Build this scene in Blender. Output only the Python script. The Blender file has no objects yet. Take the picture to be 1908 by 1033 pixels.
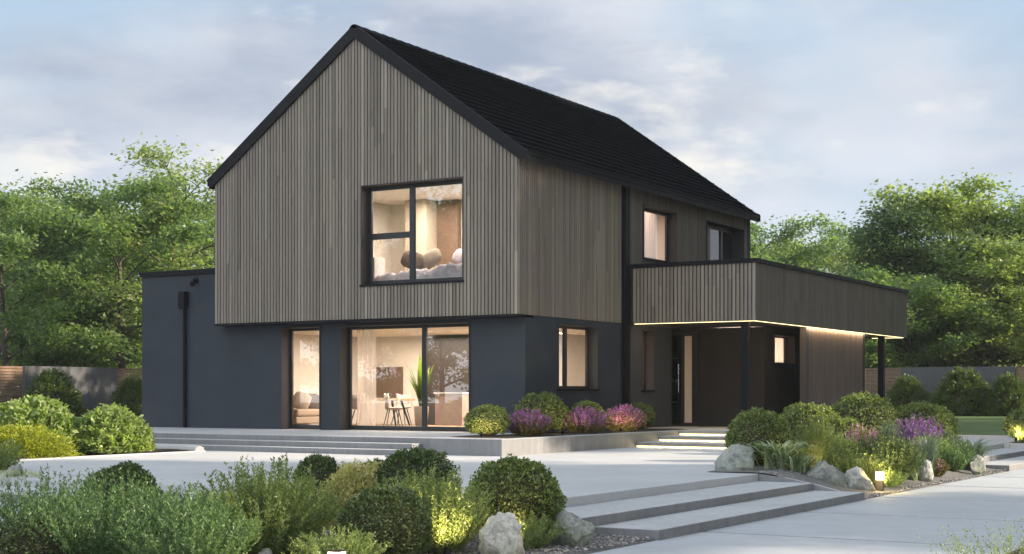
import bpy, bmesh, math, random
import numpy as np
from mathutils import Vector, Matrix
R_ = math.radians
sc = bpy.context.scene
col = sc.collection
rng = np.random.default_rng(7)
random.seed(5)

# ------------------------------------------------------------------ helpers
def tag(o, label=None, cat=None, group=None, kind=None):
    if label: o["label"] = label
    if cat: o["category"] = cat
    if group: o["group"] = group
    if kind: o["kind"] = kind
    return o

def empty(name, loc, label, cat, group=None, rz=0.0, scale=1.0):
    o = bpy.data.objects.new(name, None)
    o.empty_display_size = 0.2
    col.objects.link(o)
    o.location = loc
    o.rotation_euler = (0, 0, rz)
    o.scale = (scale,) * 3 if isinstance(scale, (int, float)) else scale
    return tag(o, label, cat, group)

def link_mesh(name, me, parent=None, loc=None):
    o = bpy.data.objects.new(name, me)
    col.objects.link(o)
    if parent is not None:
        o.parent = parent
    if loc is not None:
        o.location = loc
    return o

class MB:
    """collects geometry, builds one mesh object"""
    def __init__(self):
        self.v = []; self.f = []; self.sm = []
    def add(self, vs, fs, smooth=False):
        n = len(self.v)
        self.v += [tuple(p) for p in vs]
        self.f += [tuple(i + n for i in f) for f in fs]
        self.sm += [smooth] * len(fs)
        return self
    def box(self, a, b):
        x0, y0, z0 = (min(a[i], b[i]) for i in range(3))
        x1, y1, z1 = (max(a[i], b[i]) for i in range(3))
        return self.add([(x0,y0,z0),(x1,y0,z0),(x1,y1,z0),(x0,y1,z0),(x0,y0,z1),(x1,y0,z1),(x1,y1,z1),(x0,y1,z1)],
                        [(0,3,2,1),(4,5,6,7),(0,1,5,4),(1,2,6,5),(2,3,7,6),(3,0,4,7)])
    def prism(self, poly, d0, d1, axis):
        """poly: 2D points; axis 'y': points are (x,z) extruded along y; 'x': (y,z); 'z': (x,y)"""
        def P(p, d):
            if axis == 'y': return (p[0], d, p[1])
            if axis == 'x': return (d, p[0], p[1])
            return (p[0], p[1], d)
        n = len(poly)
        vs = [P(p, d0) for p in poly] + [P(p, d1) for p in poly]
        fs = [tuple(range(n))[::-1], tuple(range(n, 2*n))]
        fs += [(i, (i+1) % n, n+(i+1) % n, n+i) for i in range(n)]
        return self.add(vs, fs)
    def tube(self, pts, rad, seg=8, smooth=True, cap=True):
        pts = [Vector(p) for p in pts]
        if not isinstance(rad, (list, tuple)): rad = [rad]*len(pts)
        rings = []
        for i, p in enumerate(pts):
            t = (pts[min(i+1, len(pts)-1)] - pts[max(i-1, 0)]).normalized()
            u = t.orthogonal().normalized() if abs(t.z) > .99 else Vector((0,0,1)).cross(t).normalized()
            w = t.cross(u)
            rings.append([p + (u*math.cos(2*math.pi*k/seg) + w*math.sin(2*math.pi*k/seg))*rad[i] for k in range(seg)])
        vs = [q for r in rings for q in r]
        fs = []
        for i in range(len(pts)-1):
            for k in range(seg):
                fs.append((i*seg+k, i*seg+(k+1) % seg, (i+1)*seg+(k+1) % seg, (i+1)*seg+k))
        self.add(vs, fs, smooth)
        if cap:
            self.add(rings[0], [tuple(range(seg))[::-1]]); self.add(rings[-1], [tuple(range(seg))])
        return self
    def lathe(self, prof, c=(0,0,0), seg=20, smooth=True):
        vs = [(c[0]+r*math.cos(2*math.pi*k/seg), c[1]+r*math.sin(2*math.pi*k/seg), c[2]+z) for r, z in prof for k in range(seg)]
        fs = [(i*seg+k, i*seg+(k+1) % seg, (i+1)*seg+(k+1) % seg, (i+1)*seg+k) for i in range(len(prof)-1) for k in range(seg)]
        return self.add(vs, fs, smooth)
    def build(self, name, mat, parent=None, bevel=0.0, loc=None):
        me = bpy.data.meshes.new(name)
        me.from_pydata(self.v, [], self.f)
        me.polygons.foreach_set('use_smooth', self.sm)
        bm = bmesh.new(); bm.from_mesh(me)
        bmesh.ops.recalc_face_normals(bm, faces=bm.faces)
        bm.to_mesh(me); bm.free()
        me.materials.append(mat)
        o = link_mesh(name, me, parent, loc)
        if bevel:
            m = o.modifiers.new('bevel', 'BEVEL'); m.width = bevel; m.segments = 2; m.limit_method = 'ANGLE'; m.angle_limit = R_(40)
        return o

HAZE = .0004
# ------------------------------------------------------------------ materials
def new_mat(name):
    m = bpy.data.materials.new(name); m.use_nodes = True
    nt = m.node_tree
    for n in list(nt.nodes): nt.nodes.remove(n)
    out = nt.nodes.new('ShaderNodeOutputMaterial')
    return m, nt, out
def N(nt, t, **kw):
    n = nt.nodes.new(t)
    for k, v in kw.items(): setattr(n, k, v)
    return n
def L(nt, a, b): nt.links.new(a, b)
def ramp(nt, fac, stops):
    r = N(nt, 'ShaderNodeValToRGB')
    e = r.color_ramp.elements
    while len(e) < len(stops): e.new(0.5)
    for i, (p, c) in enumerate(stops):
        e[i].position = p; e[i].color = (*c, 1) if len(c) == 3 else c
    L(nt, fac, r.inputs[0])
    return r.outputs[0]
def noise(nt, vec, scale, detail=4, rough=.55, w=None):
    n = N(nt, 'ShaderNodeTexNoise'); n.inputs['Scale'].default_value = scale
    n.inputs['Detail'].default_value = detail; n.inputs['Roughness'].default_value = rough
    if vec is not None: L(nt, vec, n.inputs['Vector'])
    return n.outputs['Fac']
def mapped(nt, vec, scale=(1,1,1), loc=(0,0,0)):
    m = N(nt, 'ShaderNodeMapping'); m.inputs['Scale'].default_value = scale; m.inputs['Location'].default_value = loc
    L(nt, vec, m.inputs['Vector']); return m.outputs[0]
def mixc(nt, fac, a, b, mode='MIX'):
    m = N(nt, 'ShaderNodeMix', data_type='RGBA', blend_type=mode)
    if isinstance(fac, (int, float)): m.inputs[0].default_value = fac
    else: L(nt, fac, m.inputs[0])
    for s, i in ((a, 6), (b, 7)):
        if isinstance(s, tuple): m.inputs[i].default_value = (*s, 1) if len(s) == 3 else s
        else: L(nt, s, m.inputs[i])
    return m.outputs[2]
def bsdf(nt, out, rough=.6, spec=.5, metal=0.0):
    b = N(nt, 'ShaderNodeBsdfPrincipled')
    b.inputs['Roughness'].default_value = rough; b.inputs['Metallic'].default_value = metal
    b.inputs['Specular IOR Level'].default_value = spec
    L(nt, b.outputs[0], out.inputs[0]); return b
def bump(nt, h, b, strength=.3, dist=.01):
    n = N(nt, 'ShaderNodeBump'); n.inputs['Strength'].default_value = strength; n.inputs['Distance'].default_value = dist
    L(nt, h, n.inputs['Height']); L(nt, n.outputs[0], b.inputs['Normal'])
def coords(nt): return N(nt, 'ShaderNodeTexCoord').outputs['Object']

def plain(name, c, rough=.5, spec=.5, metal=0.0, var=.12, scale=3.0, bmp=0.0, bscale=60):
    m, nt, out = new_mat(name); b = bsdf(nt, out, rough, spec, metal); co = coords(nt)
    n1 = noise(nt, co, scale, 5)
    cc = ramp(nt, n1, [(.25, tuple(x*(1-var) for x in c)), (.75, tuple(min(1, x*(1+var)) for x in c))])
    L(nt, cc, b.inputs['Base Color'])
    rr = ramp(nt, noise(nt, co, scale*2.3, 3), [(.3, (rough*.85,)*3), (.7, (min(1, rough*1.12),)*3)])
    L(nt, rr, b.inputs['Roughness'])
    if bmp: bump(nt, noise(nt, co, bscale, 4), b, bmp, .004)
    return m
def emit(name, c, s):
    m, nt, out = new_mat(name); e = N(nt, 'ShaderNodeEmission')
    e.inputs[0].default_value = (*c, 1); e.inputs[1].default_value = s; L(nt, e.outputs[0], out.inputs[0]); return m

def concrete(name, c, streak_shade=False, rough=.75):
    m, nt, out = new_mat(name); b = bsdf(nt, out, rough, .35); co = coords(nt)
    big = noise(nt, co, .55, 6, .6); mid = noise(nt, co, 4, 5, .6); fine = noise(nt, co, 90, 3, .6)
    a = ramp(nt, big, [(.3, tuple(x*.82 for x in c)), (.72, tuple(x*1.1 for x in c))])
    a = mixc(nt, .35, a, ramp(nt, mid, [(.3, tuple(x*.85 for x in c)), (.7, tuple(x*1.12 for x in c))]))
    a = mixc(nt, .3, a, ramp(nt, fine, [(.35, (.62,)*3), (.65, (1.0,)*3)]), 'MULTIPLY')
    if streak_shade:
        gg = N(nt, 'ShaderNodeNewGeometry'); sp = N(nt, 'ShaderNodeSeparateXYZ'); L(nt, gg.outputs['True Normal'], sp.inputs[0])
        a = mixc(nt, ramp(nt, sp.outputs[2], [(.3, (1,)*3), (.6, (0,)*3)]), a, mixc(nt, 1.0, a, (.5, .495, .5), 'MULTIPLY'))  # upright faces darkened: riser shade painted in on top of the rawer finish
        s = noise(nt, mapped(nt, co, (7, 7, .6)), 1.6, 4, .65)
        a = mixc(nt, .5, a, ramp(nt, s, [(.3, (.66,)*3), (.65, (1.05,)*3)]), 'MULTIPLY')
        pit = N(nt, 'ShaderNodeTexVoronoi'); pit.inputs['Scale'].default_value = 9; L(nt, co, pit.inputs['Vector'])
        a = mixc(nt, ramp(nt, pit.outputs['Distance'], [(.045, (1,)*3), (.075, (0,)*3)]), a, tuple(x*.35 for x in c))
    L(nt, a, b.inputs['Base Color'])
    bump(nt, fine, b, .12, .003)
    return m

def timber(name, cols, rough=.75, along='z'):
    m, nt, out = new_mat(name); b = bsdf(nt, out, rough, .25); co = coords(nt)
    geo = N(nt, 'ShaderNodeNewGeometry')
    n = len(cols)
    base = ramp(nt, geo.outputs['Random Per Island'], [(i/(n-1), c) for i, c in enumerate(cols)])
    # shift the grain from board to board
    sh = N(nt, 'ShaderNodeCombineXYZ')
    mm = N(nt, 'ShaderNodeMath', operation='MULTIPLY'); mm.inputs[1].default_value = 37.0
    L(nt, geo.outputs['Random Per Island'], mm.inputs[0]); L(nt, mm.outputs[0], sh.inputs[2])
    va = N(nt, 'ShaderNodeVectorMath', operation='ADD'); L(nt, co, va.inputs[0]); L(nt, sh.outputs[0], va.inputs[1])
    s = (22, 22, .9) if along == 'z' else (22, .9, 22) if along == 'y' else (.9, 22, 22)
    g = noise(nt, mapped(nt, va.outputs[0], s), 1.5, 6, .65)
    a = mixc(nt, .55, base, ramp(nt, g, [(.28, (.55, .53, .5)), (.5, (.95,)*3), (.75, (1.25, 1.22, 1.15))]), 'MULTIPLY')
    s2 = tuple(x*.12 for x in s)
    k = noise(nt, mapped(nt, va.outputs[0], s2), 1.5, 3, .5)
    a = mixc(nt, .5, a, ramp(nt, k, [(.3, (.75,.76,.72)), (.7, (1.12, 1.08, 1.05))]), 'MULTIPLY')
    L(nt, a, b.inputs['Base Color']); bump(nt, g, b, .25, .003)
    return m

def leafmat(name, cols, trans=.35, rough=.42, clump=1.6, tcol=None, var=.45):
    m, nt, out = new_mat(name); co = coords(nt); geo = N(nt, 'ShaderNodeNewGeometry')
    n = len(cols)
    a = ramp(nt, geo.outputs['Random Per Island'], [(i/(n-1), c) for i, c in enumerate(cols)])
    cl = noise(nt, co, clump, 3, .5)
    a = mixc(nt, var, a, ramp(nt, cl, [(.35, (.55, .62, .6)), (.65, (1.25, 1.18, .9))]), 'MULTIPLY')
    b = N(nt, 'ShaderNodeBsdfPrincipled'); b.inputs['Roughness'].default_value = rough
    b.inputs['Specular IOR Level'].default_value = .5
    L(nt, a, b.inputs['Base Color'])
    t = N(nt, 'ShaderNodeBsdfTranslucent')
    L(nt, mixc(nt, 1.0, a, tcol or (1.3, 1.45, .65), 'MULTIPLY'), t.inputs[0])
    mx = N(nt, 'ShaderNodeMixShader'); mx.inputs[0].default_value = trans
    L(nt, b.outputs[0], mx.inputs[1]); L(nt, t.outputs[0], mx.inputs[2]); L(nt, mx.outputs[0], out.inputs[0])
    return m

def glassmat(name, tint=(.93,.95,.95), base=.07):
    m, nt, out = new_mat(name)
    tr = N(nt, 'ShaderNodeBsdfTransparent'); tr.inputs[0].default_value = (*tint, 1)
    gl = N(nt, 'ShaderNodeBsdfGlossy'); gl.inputs['Roughness'].default_value = .003
    lw = N(nt, 'ShaderNodeLayerWeight'); lw.inputs['Blend'].default_value = .5       # Schlick curve, the same from both sides
    pw = N(nt, 'ShaderNodeMath', operation='POWER'); pw.inputs[1].default_value = 4.5; L(nt, lw.outputs['Facing'], pw.inputs[0])
    mm = N(nt, 'ShaderNodeMath', operation='MULTIPLY_ADD'); mm.inputs[1].default_value = .85; mm.inputs[2].default_value = base
    mm.use_clamp = True
    L(nt, pw.outputs[0], mm.inputs[0])
    mx = N(nt, 'ShaderNodeMixShader'); L(nt, mm.outputs[0], mx.inputs[0])
    L(nt, tr.outputs[0], mx.inputs[1]); L(nt, gl.outputs[0], mx.inputs[2]); L(nt, mx.outputs[0], out.inputs[0])
    return m

M = {}
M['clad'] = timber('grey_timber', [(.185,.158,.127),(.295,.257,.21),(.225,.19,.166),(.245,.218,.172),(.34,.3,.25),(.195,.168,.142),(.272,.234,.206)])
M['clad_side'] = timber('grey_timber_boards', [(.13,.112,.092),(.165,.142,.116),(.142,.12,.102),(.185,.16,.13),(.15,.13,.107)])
M['backing'] = plain('cladding_backing', (.028,.025,.022), .8, .2)
M['screen'] = timber('brown_screen_boards', [(.13,.098,.082),(.16,.12,.1),(.145,.108,.092),(.12,.092,.078)])
M['render'] = plain('anthracite_render', (.042,.0485,.058), .8, .25, var=.1, scale=.7, bmp=.25, bscale=110)
M['metal'] = plain('black_metal', (.0085,.009,.011), .6, .14, var=.15)
M['frame'] = plain('dark_window_frame', (.018,.019,.019), .4, .5, var=.1)
M['reveal'] = plain('dark_bronze_reveal', (.05,.044,.042), .6, .3, var=.08)
M['soffit'] = plain('canopy_soffit', (.075,.062,.05), .6, .3, var=.1)
M['inwall'] = plain('warm_white_plaster', (.74,.69,.62), .8, .2, var=.03)
M['infloor'] = timber('oak_floor', [(.34,.24,.15),(.4,.29,.19),(.3,.21,.13)], .45, 'y')
M['dark_in'] = plain('brown_panel', (.16,.1,.07), .5, .4, var=.15)
M['glass'] = glassmat('window_glass', base=.2)
M['darkglass'] = glassmat('door_glass', (.25,.25,.25), .1)
M['pale'] = concrete('pale_concrete', (.53,.53,.53))
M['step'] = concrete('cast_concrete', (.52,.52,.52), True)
M['path'] = concrete('path_concrete', (.47,.485,.50))
M['kerb'] = concrete('kerb_stone', (.56,.54,.51))
M['fencecon'] = concrete('grey_concrete_panel', (.24,.24,.25), True)
M['fencewood'] = timber('slat_fence_wood', [(.21,.13,.09),(.27,.17,.115),(.17,.11,.08),(.24,.16,.12)], .7, 'y')
M['fencewood_back'] = timber('slat_fence_wood_back', [(.21,.14,.1),(.27,.18,.13),(.17,.115,.085)], .7, 'x')
M['joint'] = plain('dark_joint', (.05,.052,.056), .9, .1, var=.2)
M['entry_shaded'] = plain('canopy_shaded_render', (.026,.024,.0225), .8, .2, var=.1, scale=.7, bmp=.25, bscale=110)  # same dark render, with the canopy's shade and warm cast put into the colour
M['kitchen_dark'] = plain('dark_kitchen_front', (.04,.03,.026), .35, .5, var=.1)
M['soil'] = plain('garden_soil', (.06,.05,.042), .95, .1, var=.4, scale=6, bmp=.8, bscale=30)
M['steel'] = plain('brushed_steel', (.6,.6,.58), .28, .5, 1.0, var=.05)
M['led'] = emit('warm_led', (1, .8, .4), 1.7)
M['lampglow'] = emit('lamp_glow', (1, .84, .5), 2.6)
M['bark'] = plain('tree_bark', (.085,.07,.058), .9, .15, var=.45, scale=5, bmp=.8, bscale=20)
M['twig'] = plain('twig_bark', (.06,.055,.035), .9, .1, var=.4, scale=12)

# roof tiles
m, nt, out = new_mat('roof_tile'); b = bsdf(nt, out, .8, .02); co = coords(nt); g = N(nt, 'ShaderNodeNewGeometry')
a = ramp(nt, g.outputs['Random Per Island'], [(0, (.018,.0225,.030)), (1, (.024,.03,.039))])
L(nt, mixc(nt, .3, a, ramp(nt, noise(nt, co, 1.2, 4), [(.3, (.75,)*3), (.7, (1.2,)*3)]), 'MULTIPLY'), b.inputs['Base Color'])
bump(nt, noise(nt, co, 60, 3), b, .2, .004)
M['tile'] = m
# rock
def rockmat(name, c, green):
    m, nt, out = new_mat(name); b = bsdf(nt, out, .88, .2); co = coords(nt)
    a = ramp(nt, noise(nt, co, 5, 8, .7), [(.3, tuple(x*.4 for x in c)), (.5, c), (.72, tuple(min(.85, x*1.45) for x in c))])
    a = mixc(nt, ramp(nt, noise(nt, co, 3, 5), [(.48, (0,)*3), (.62, (green,)*3)]), a, (.24,.26,.18))
    a = mixc(nt, .6, a, ramp(nt, noise(nt, co, 30, 6, .7), [(.33, (.45,)*3), (.6, (1.05,)*3)]), 'MULTIPLY')
    L(nt, a, b.inputs['Base Color']); bump(nt, noise(nt, co, 14, 8, .7), b, .9, .03); return m
M['rock'] = rockmat('white_lichen_rock', (.56,.55,.5), .5)
M['rock2'] = rockmat('grey_lichen_rock', (.36,.37,.33), .8)
# grass / gravel grounds
m, nt, out = new_mat('lawn_grass'); b = bsdf(nt, out, .8, .2); co = coords(nt)
a = ramp(nt, noise(nt, co, .6, 6, .6), [(.3, (.09,.14,.045)), (.7, (.15,.2,.07))])
L(nt, mixc(nt, .6, a, ramp(nt, noise(nt, co, 45, 4, .7), [(.3, (.55,)*3), (.7, (1.3,)*3)]), 'MULTIPLY'), b.inputs['Base Color'])
bump(nt, noise(nt, co, 60, 3), b, .6, .03); M['lawn'] = m
def gravelmat(name, lo, hi):
    m, nt, out = new_mat(name); b = bsdf(nt, out, .85, .25); co = coords(nt)
    v = N(nt, 'ShaderNodeTexVoronoi'); v.inputs['Scale'].default_value = 55; L(nt, co, v.inputs['Vector'])
    a = mixc(nt, v.outputs['Color'], lo, hi)
    a = mixc(nt, .7, a, ramp(nt, v.outputs['Distance'], [(.0, (1.1,)*3), (.75, (.35,)*3)]), 'MULTIPLY')
    L(nt, a, b.inputs['Base Color']); bump(nt, v.outputs['Distance'], b, -.8, .015); return m
M['gravel'] = gravelmat('slate_gravel', (.13,.13,.135), (.33,.31,.29))
m, nt, out = new_mat('pebble'); b = bsdf(nt, out, .8, .3); g = N(nt, 'ShaderNodeNewGeometry')
L(nt, ramp(nt, g.outputs['Random Per Island'], [(0,(.1,.1,.11)),(.4,(.22,.21,.2)),(.75,(.33,.3,.26)),(1,(.5,.46,.42))]), b.inputs['Base Color'])
M['pebble'] = m
# foliage
M['lf_tree'] = leafmat('tree_leaf', [(.12,.2,.075),(.155,.24,.09),(.2,.285,.115),(.26,.34,.155)], .56, clump=.5)
M['lf_tree2'] = leafmat('tree_leaf_yellowgreen', [(.185,.245,.08),(.235,.3,.105),(.295,.36,.145),(.37,.43,.2)], .56, clump=.5)
M['lf_dark'] = leafmat('tree_leaf_dark', [(.085,.14,.06),(.11,.175,.075),(.15,.215,.1)], .45, clump=.6)
M['lf_box'] = leafmat('box_leaf', [(.07,.11,.028),(.135,.185,.05),(.215,.275,.09),(.35,.41,.19)], .38, clump=5, tcol=(1.4,1.4,.6))
M['lf_boxdk'] = leafmat('box_leaf_dark', [(.036,.066,.022),(.075,.118,.038),(.13,.185,.072),(.25,.31,.165)], .3, clump=5, tcol=(1.4,1.4,.6))
M['lf_light'] = leafmat('light_leaf', [(.15,.22,.06),(.24,.32,.09),(.34,.42,.15),(.46,.52,.26)], .45, clump=3)
M['lf_fea'] = leafmat('olive_leaf', [(.13,.18,.055),(.19,.25,.085),(.28,.335,.14),(.42,.46,.24)], .42, clump=3)
M['lf_feadk'] = leafmat('bluegreen_leaf', [(.06,.12,.048),(.095,.17,.07),(.14,.22,.1),(.21,.295,.155)], .38, clump=3)
M['lf_yel'] = leafmat('yellow_leaf', [(.46,.45,.15),(.62,.58,.26),(.72,.68,.4),(.36,.39,.13)], .35, clump=4, tcol=(1.3,1.2,.6))
M['lf_gold'] = leafmat('golden_needle', [(.22,.28,.02),(.33,.38,.03),(.43,.46,.045),(.15,.22,.025)], .35, clump=3, tcol=(1.3,1.2,.5))
M['lf_jun'] = leafmat('juniper_needle', [(.07,.11,.022),(.105,.15,.032),(.15,.195,.048)], .3, clump=1.6)
M['lf_plant'] = leafmat('house_plant_leaf', [(.1,.17,.02),(.16,.24,.03),(.22,.3,.06)], .35, clump=2)
M['lf_grass'] = leafmat('grass_blade', [(.13,.17,.05),(.2,.24,.08),(.3,.32,.13)], .4, clump=2)
M['lf_blue'] = leafmat('blue_blade', [(.09,.13,.1),(.14,.19,.15),(.2,.25,.2)], .25, clump=2)
M['lf_strap'] = leafmat('variegated_blade', [(.1,.16,.07),(.25,.31,.17),(.52,.56,.42),(.62,.64,.52)], .3, clump=2)
M['fl_purple'] = leafmat('purple_flower', [(.14,.05,.24),(.22,.09,.34),(.33,.15,.43),(.4,.22,.48)], .3, clump=4, tcol=(1.4,1,1.5))
M['fl_magenta'] = leafmat('magenta_flower', [(.26,.08,.3),(.4,.14,.42),(.55,.25,.54),(.6,.36,.56)], .3, clump=4, tcol=(1.4,1,1.4))
M['fl_pink'] = leafmat('pink_flower', [(.5,.26,.42),(.62,.4,.52),(.42,.18,.38),(.7,.52,.6)], .3, clump=4, tcol=(1.3,1,1.2))
M['fl_white'] = leafmat('white_flower', [(.7,.68,.4),(.8,.78,.55),(.5,.5,.2)], .3, clump=4, tcol=(1,1,.8))
M['lf_red'] = leafmat('reddish_leaf', [(.16,.1,.035),(.2,.14,.05),(.11,.14,.04),(.15,.19,.06)], .3, clump=4, tcol=(1.5,1.1,.6))
# furnishings
M['oak'] = timber('oak_table', [(.42,.27,.13),(.48,.32,.16)], .4, 'x')
M['fabric'] = plain('beige_fabric', (.45,.35,.26), .9, .1, var=.1, scale=8, bmp=.5, bscale=150)
M['white_fabric'] = plain('pale_bedding', (.36,.33,.36), .9, .1, var=.25, scale=7, bmp=.4, bscale=60)
M['pillow'] = plain('taupe_pillow', (.27,.22,.18), .9, .1, var=.12)
M['dark_fabric'] = plain('brown_cushion', (.13,.095,.08), .9, .1, var=.15)
M['chair'] = plain('taupe_chair_shell', (.42,.36,.32), .6, .3, var=.06)
M['cabinet'] = plain('pinkish_cabinet', (.5,.37,.33), .55, .3, var=.06)
M['cream'] = plain('cream_lacquer', (.52,.46,.37), .6, .25, var=.04)
M['white'] = plain('white_lacquer', (.75,.72,.68), .45, .4, var=.03)
m, nt, out = new_mat('sheer_curtain'); d = N(nt, 'ShaderNodeBsdfDiffuse'); d.inputs[0].default_value = (.8,.72,.66,1)
t = N(nt, 'ShaderNodeBsdfTranslucent'); t.inputs[0].default_value = (.8,.7,.62,1); tp = N(nt, 'ShaderNodeBsdfTransparent')
m1 = N(nt, 'ShaderNodeMixShader'); m1.inputs[0].default_value = .5; L(nt, d.outputs[0], m1.inputs[1]); L(nt, t.outputs[0], m1.inputs[2])
m2 = N(nt, 'ShaderNodeMixShader'); m2.inputs[0].default_value = .35; L(nt, m1.outputs[0], m2.inputs[1]); L(nt, tp.outputs[0], m2.inputs[2]); L(nt, m2.outputs[0], out.inputs[0])
M['curtain'] = m
M['frosted'] = plain('frosted_lit_glass', (.62,.52,.4), .5, .4, var=.04)

# ------------------------------------------------------------------ foliage meshes
def unit(v): return v / np.maximum(np.linalg.norm(v, axis=1, keepdims=True), 1e-9)
def quad_mesh(name, c, axis, side, ln, wd, mat, fold=.15):
    """one small folded rhombus per leaf"""
    n = len(c); axis = unit(axis); side = unit(side - axis*np.sum(side*axis, 1, keepdims=True)); nor = np.cross(axis, side)
    ln = np.broadcast_to(np.asarray(ln, float).reshape(-1, 1), (n, 1)); wd = np.broadcast_to(np.asarray(wd, float).reshape(-1, 1), (n, 1))
    v = np.empty((n, 4, 3))
    v[:, 0] = c - axis*ln*.5
    v[:, 1] = c + side*wd*.5 + nor*wd*fold + axis*ln*.05
    v[:, 2] = c + axis*ln*.5 - nor*ln*.1
    v[:, 3] = c - side*wd*.5 + nor*wd*fold + axis*ln*.05
    me = bpy.data.meshes.new(name)
    me.vertices.add(4*n); me.vertices.foreach_set('co', v.reshape(-1))
    me.loops.add(4*n); me.loops.foreach_set('vertex_index', np.arange(4*n, dtype=np.int32))
    me.polygons.add(n); me.polygons.foreach_set('loop_start', np.arange(0, 4*n, 4, dtype=np.int32))
    me.polygons.foreach_set('loop_total', np.full(n, 4, dtype=np.int32))
    me.update(calc_edges=True); me.materials.append(mat)
    return me
def rdir(n): return unit(rng.normal(size=(n, 3)))
def strips(name, curves, widths, mat):
    """blades: each curve an array of points with a tapering width"""
    vs = []; fs = []; k = 0
    for P, w in zip(curves, widths):
        P = np.asarray(P); t = np.gradient(P, axis=0); s = np.cross(t, (0,0,1.)); nn = np.linalg.norm(s, axis=1, keepdims=True)
        s = np.where(nn > 1e-6, s/np.maximum(nn, 1e-6), np.array([[1.,0,0]]))
        m = len(P); u = np.linspace(0, 1, m)
        ww = (w*np.clip(1.15*(1-u**2.2), .04, 1)*np.minimum(1, .6+u*2)).reshape(-1, 1)*.5
        for a in range(m): vs += [tuple(P[a]-s[a]*ww[a]), tuple(P[a]+s[a]*ww[a])]
        for a in range(m-1): fs.append((k+2*a, k+2*a+1, k+2*a+3, k+2*a+2))
        k += 2*m
    me = bpy.data.meshes.new(name); me.from_pydata(vs, [], fs); me.materials.append(mat)
    me.polygons.foreach_set('use_smooth', [True]*len(fs)); return me

def ball_mesh(name, mat, n=7500, leaf=.036, squash=.92, rough=.05, seed=0):
    """clipped ball, unit diameter, resting on z=0"""
    d = rdir(n); d[:, 2] = np.where(d[:, 2] < -.75, -d[:, 2], d[:, 2])
    ph = rng.uniform(0, 6, 9)
    lump = sum(np.sin(d @ rng.normal(size=3)*f + p) for f, p in zip((3,4,5,7,9,12,15,17,20), ph))/9
    dep = np.abs(rng.normal(size=n))*.045
    r = .5*(1 + lump*rough*2.2 + rng.normal(size=n)*.02) - dep
    c = d*r[:, None]; c[:, 2] = (c[:, 2] + .5)*squash - .03
    ax = d*.9 + rng.normal(size=(n, 3))*.75 + np.array([0,0,.25])
    return quad_mesh(name, c, ax, rng.normal(size=(n, 3)), rng.uniform(.7, 1.3, n)*leaf, rng.uniform(.45, .65, n)*leaf, mat)
def core_mesh(name, mat, squash=.92, r=.44):
    mb = MB()
    bm = bmesh.new(); bmesh.ops.create_icosphere(bm, subdivisions=3, radius=r)
    for v in bm.verts: v.co = Vector((v.co.x, v.co.y, (v.co.z + .5)*squash - .03))*1.0
    me = bpy.data.meshes.new(name); bm.to_mesh(me); bm.free(); me.materials.append(mat); return me

def mound_mesh(name, mat, n, leaf, flat=.75, rough=.13, wide=.55, up=.4):
    """loose mound shrub, unit diameter, height about flat"""
    d = rdir(n); d[:, 2] = np.abs(d[:, 2])*1.0
    ph = rng.uniform(0, 6, 8)
    lump = sum(np.sin(d @ rng.normal(size=3)*f + p) for f, p in zip((3,4,6,7,9,11,14,18), ph))/8
    r = .5*(1 + lump*rough*2 + rng.normal(size=n)*.03)*(1 - np.abs(rng.normal(size=n))*.12)
    c = d*r[:, None]; c[:, 2] *= flat*2
    c[:, 2] += .0
    ax = d*.8 + rng.normal(size=(n, 3))*.7 + np.array([0,0,up])
    return quad_mesh(name, c, ax, rng.normal(size=(n, 3)), rng.uniform(.65, 1.35, n)*leaf, rng.uniform(wide*.8, wide*1.2, n)*leaf, mat)

def feather_mesh(name, mat, stems, per, h, rad, leaf, lean=.55, wide=.34, tw=None):
    """upright shoots set with small narrow leaves"""
    C = []; A = []
    for s in range(stems):
        az = rng.uniform(0, 2*math.pi); rr = rad*math.sqrt(rng.uniform(0, 1))
        b = np.array([math.cos(az)*rr*.45, math.sin(az)*rr*.45, 0]); hh = h*rng.uniform(.55, 1.0)*(1 - .35*(rr/rad)**2)
        tip = np.array([math.cos(az)*rr*(1+lean*.4), math.sin(az)*rr*(1+lean*.4), hh])
        u = np.sort(rng.uniform(.08, 1, per))
        P = b + (tip-b)*u[:, None] + np.array([math.cos(az), math.sin(az), 0])*(np.sin(u*math.pi)*.06*h*rng.uniform(-1, 1))[:, None]
        sp = rng.normal(size=(per, 3)); sp[:, 2] *= .4
        side = unit(sp)
        C.append(P + side*leaf*.5*rng.uniform(.5, 1.6, (per, 1))*(1.5-u[:, None])); A.append(side + np.array([0,0,.8]) + (tip-b)*.3)
    c = np.concatenate(C); a = np.concatenate(A); n = len(c)
    return quad_mesh(name, c, a, rng.normal(size=(n, 3)), rng.uniform(.6, 1.3, n)*leaf, rng.uniform(.8, 1.2, n)*leaf*wide, mat)

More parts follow.
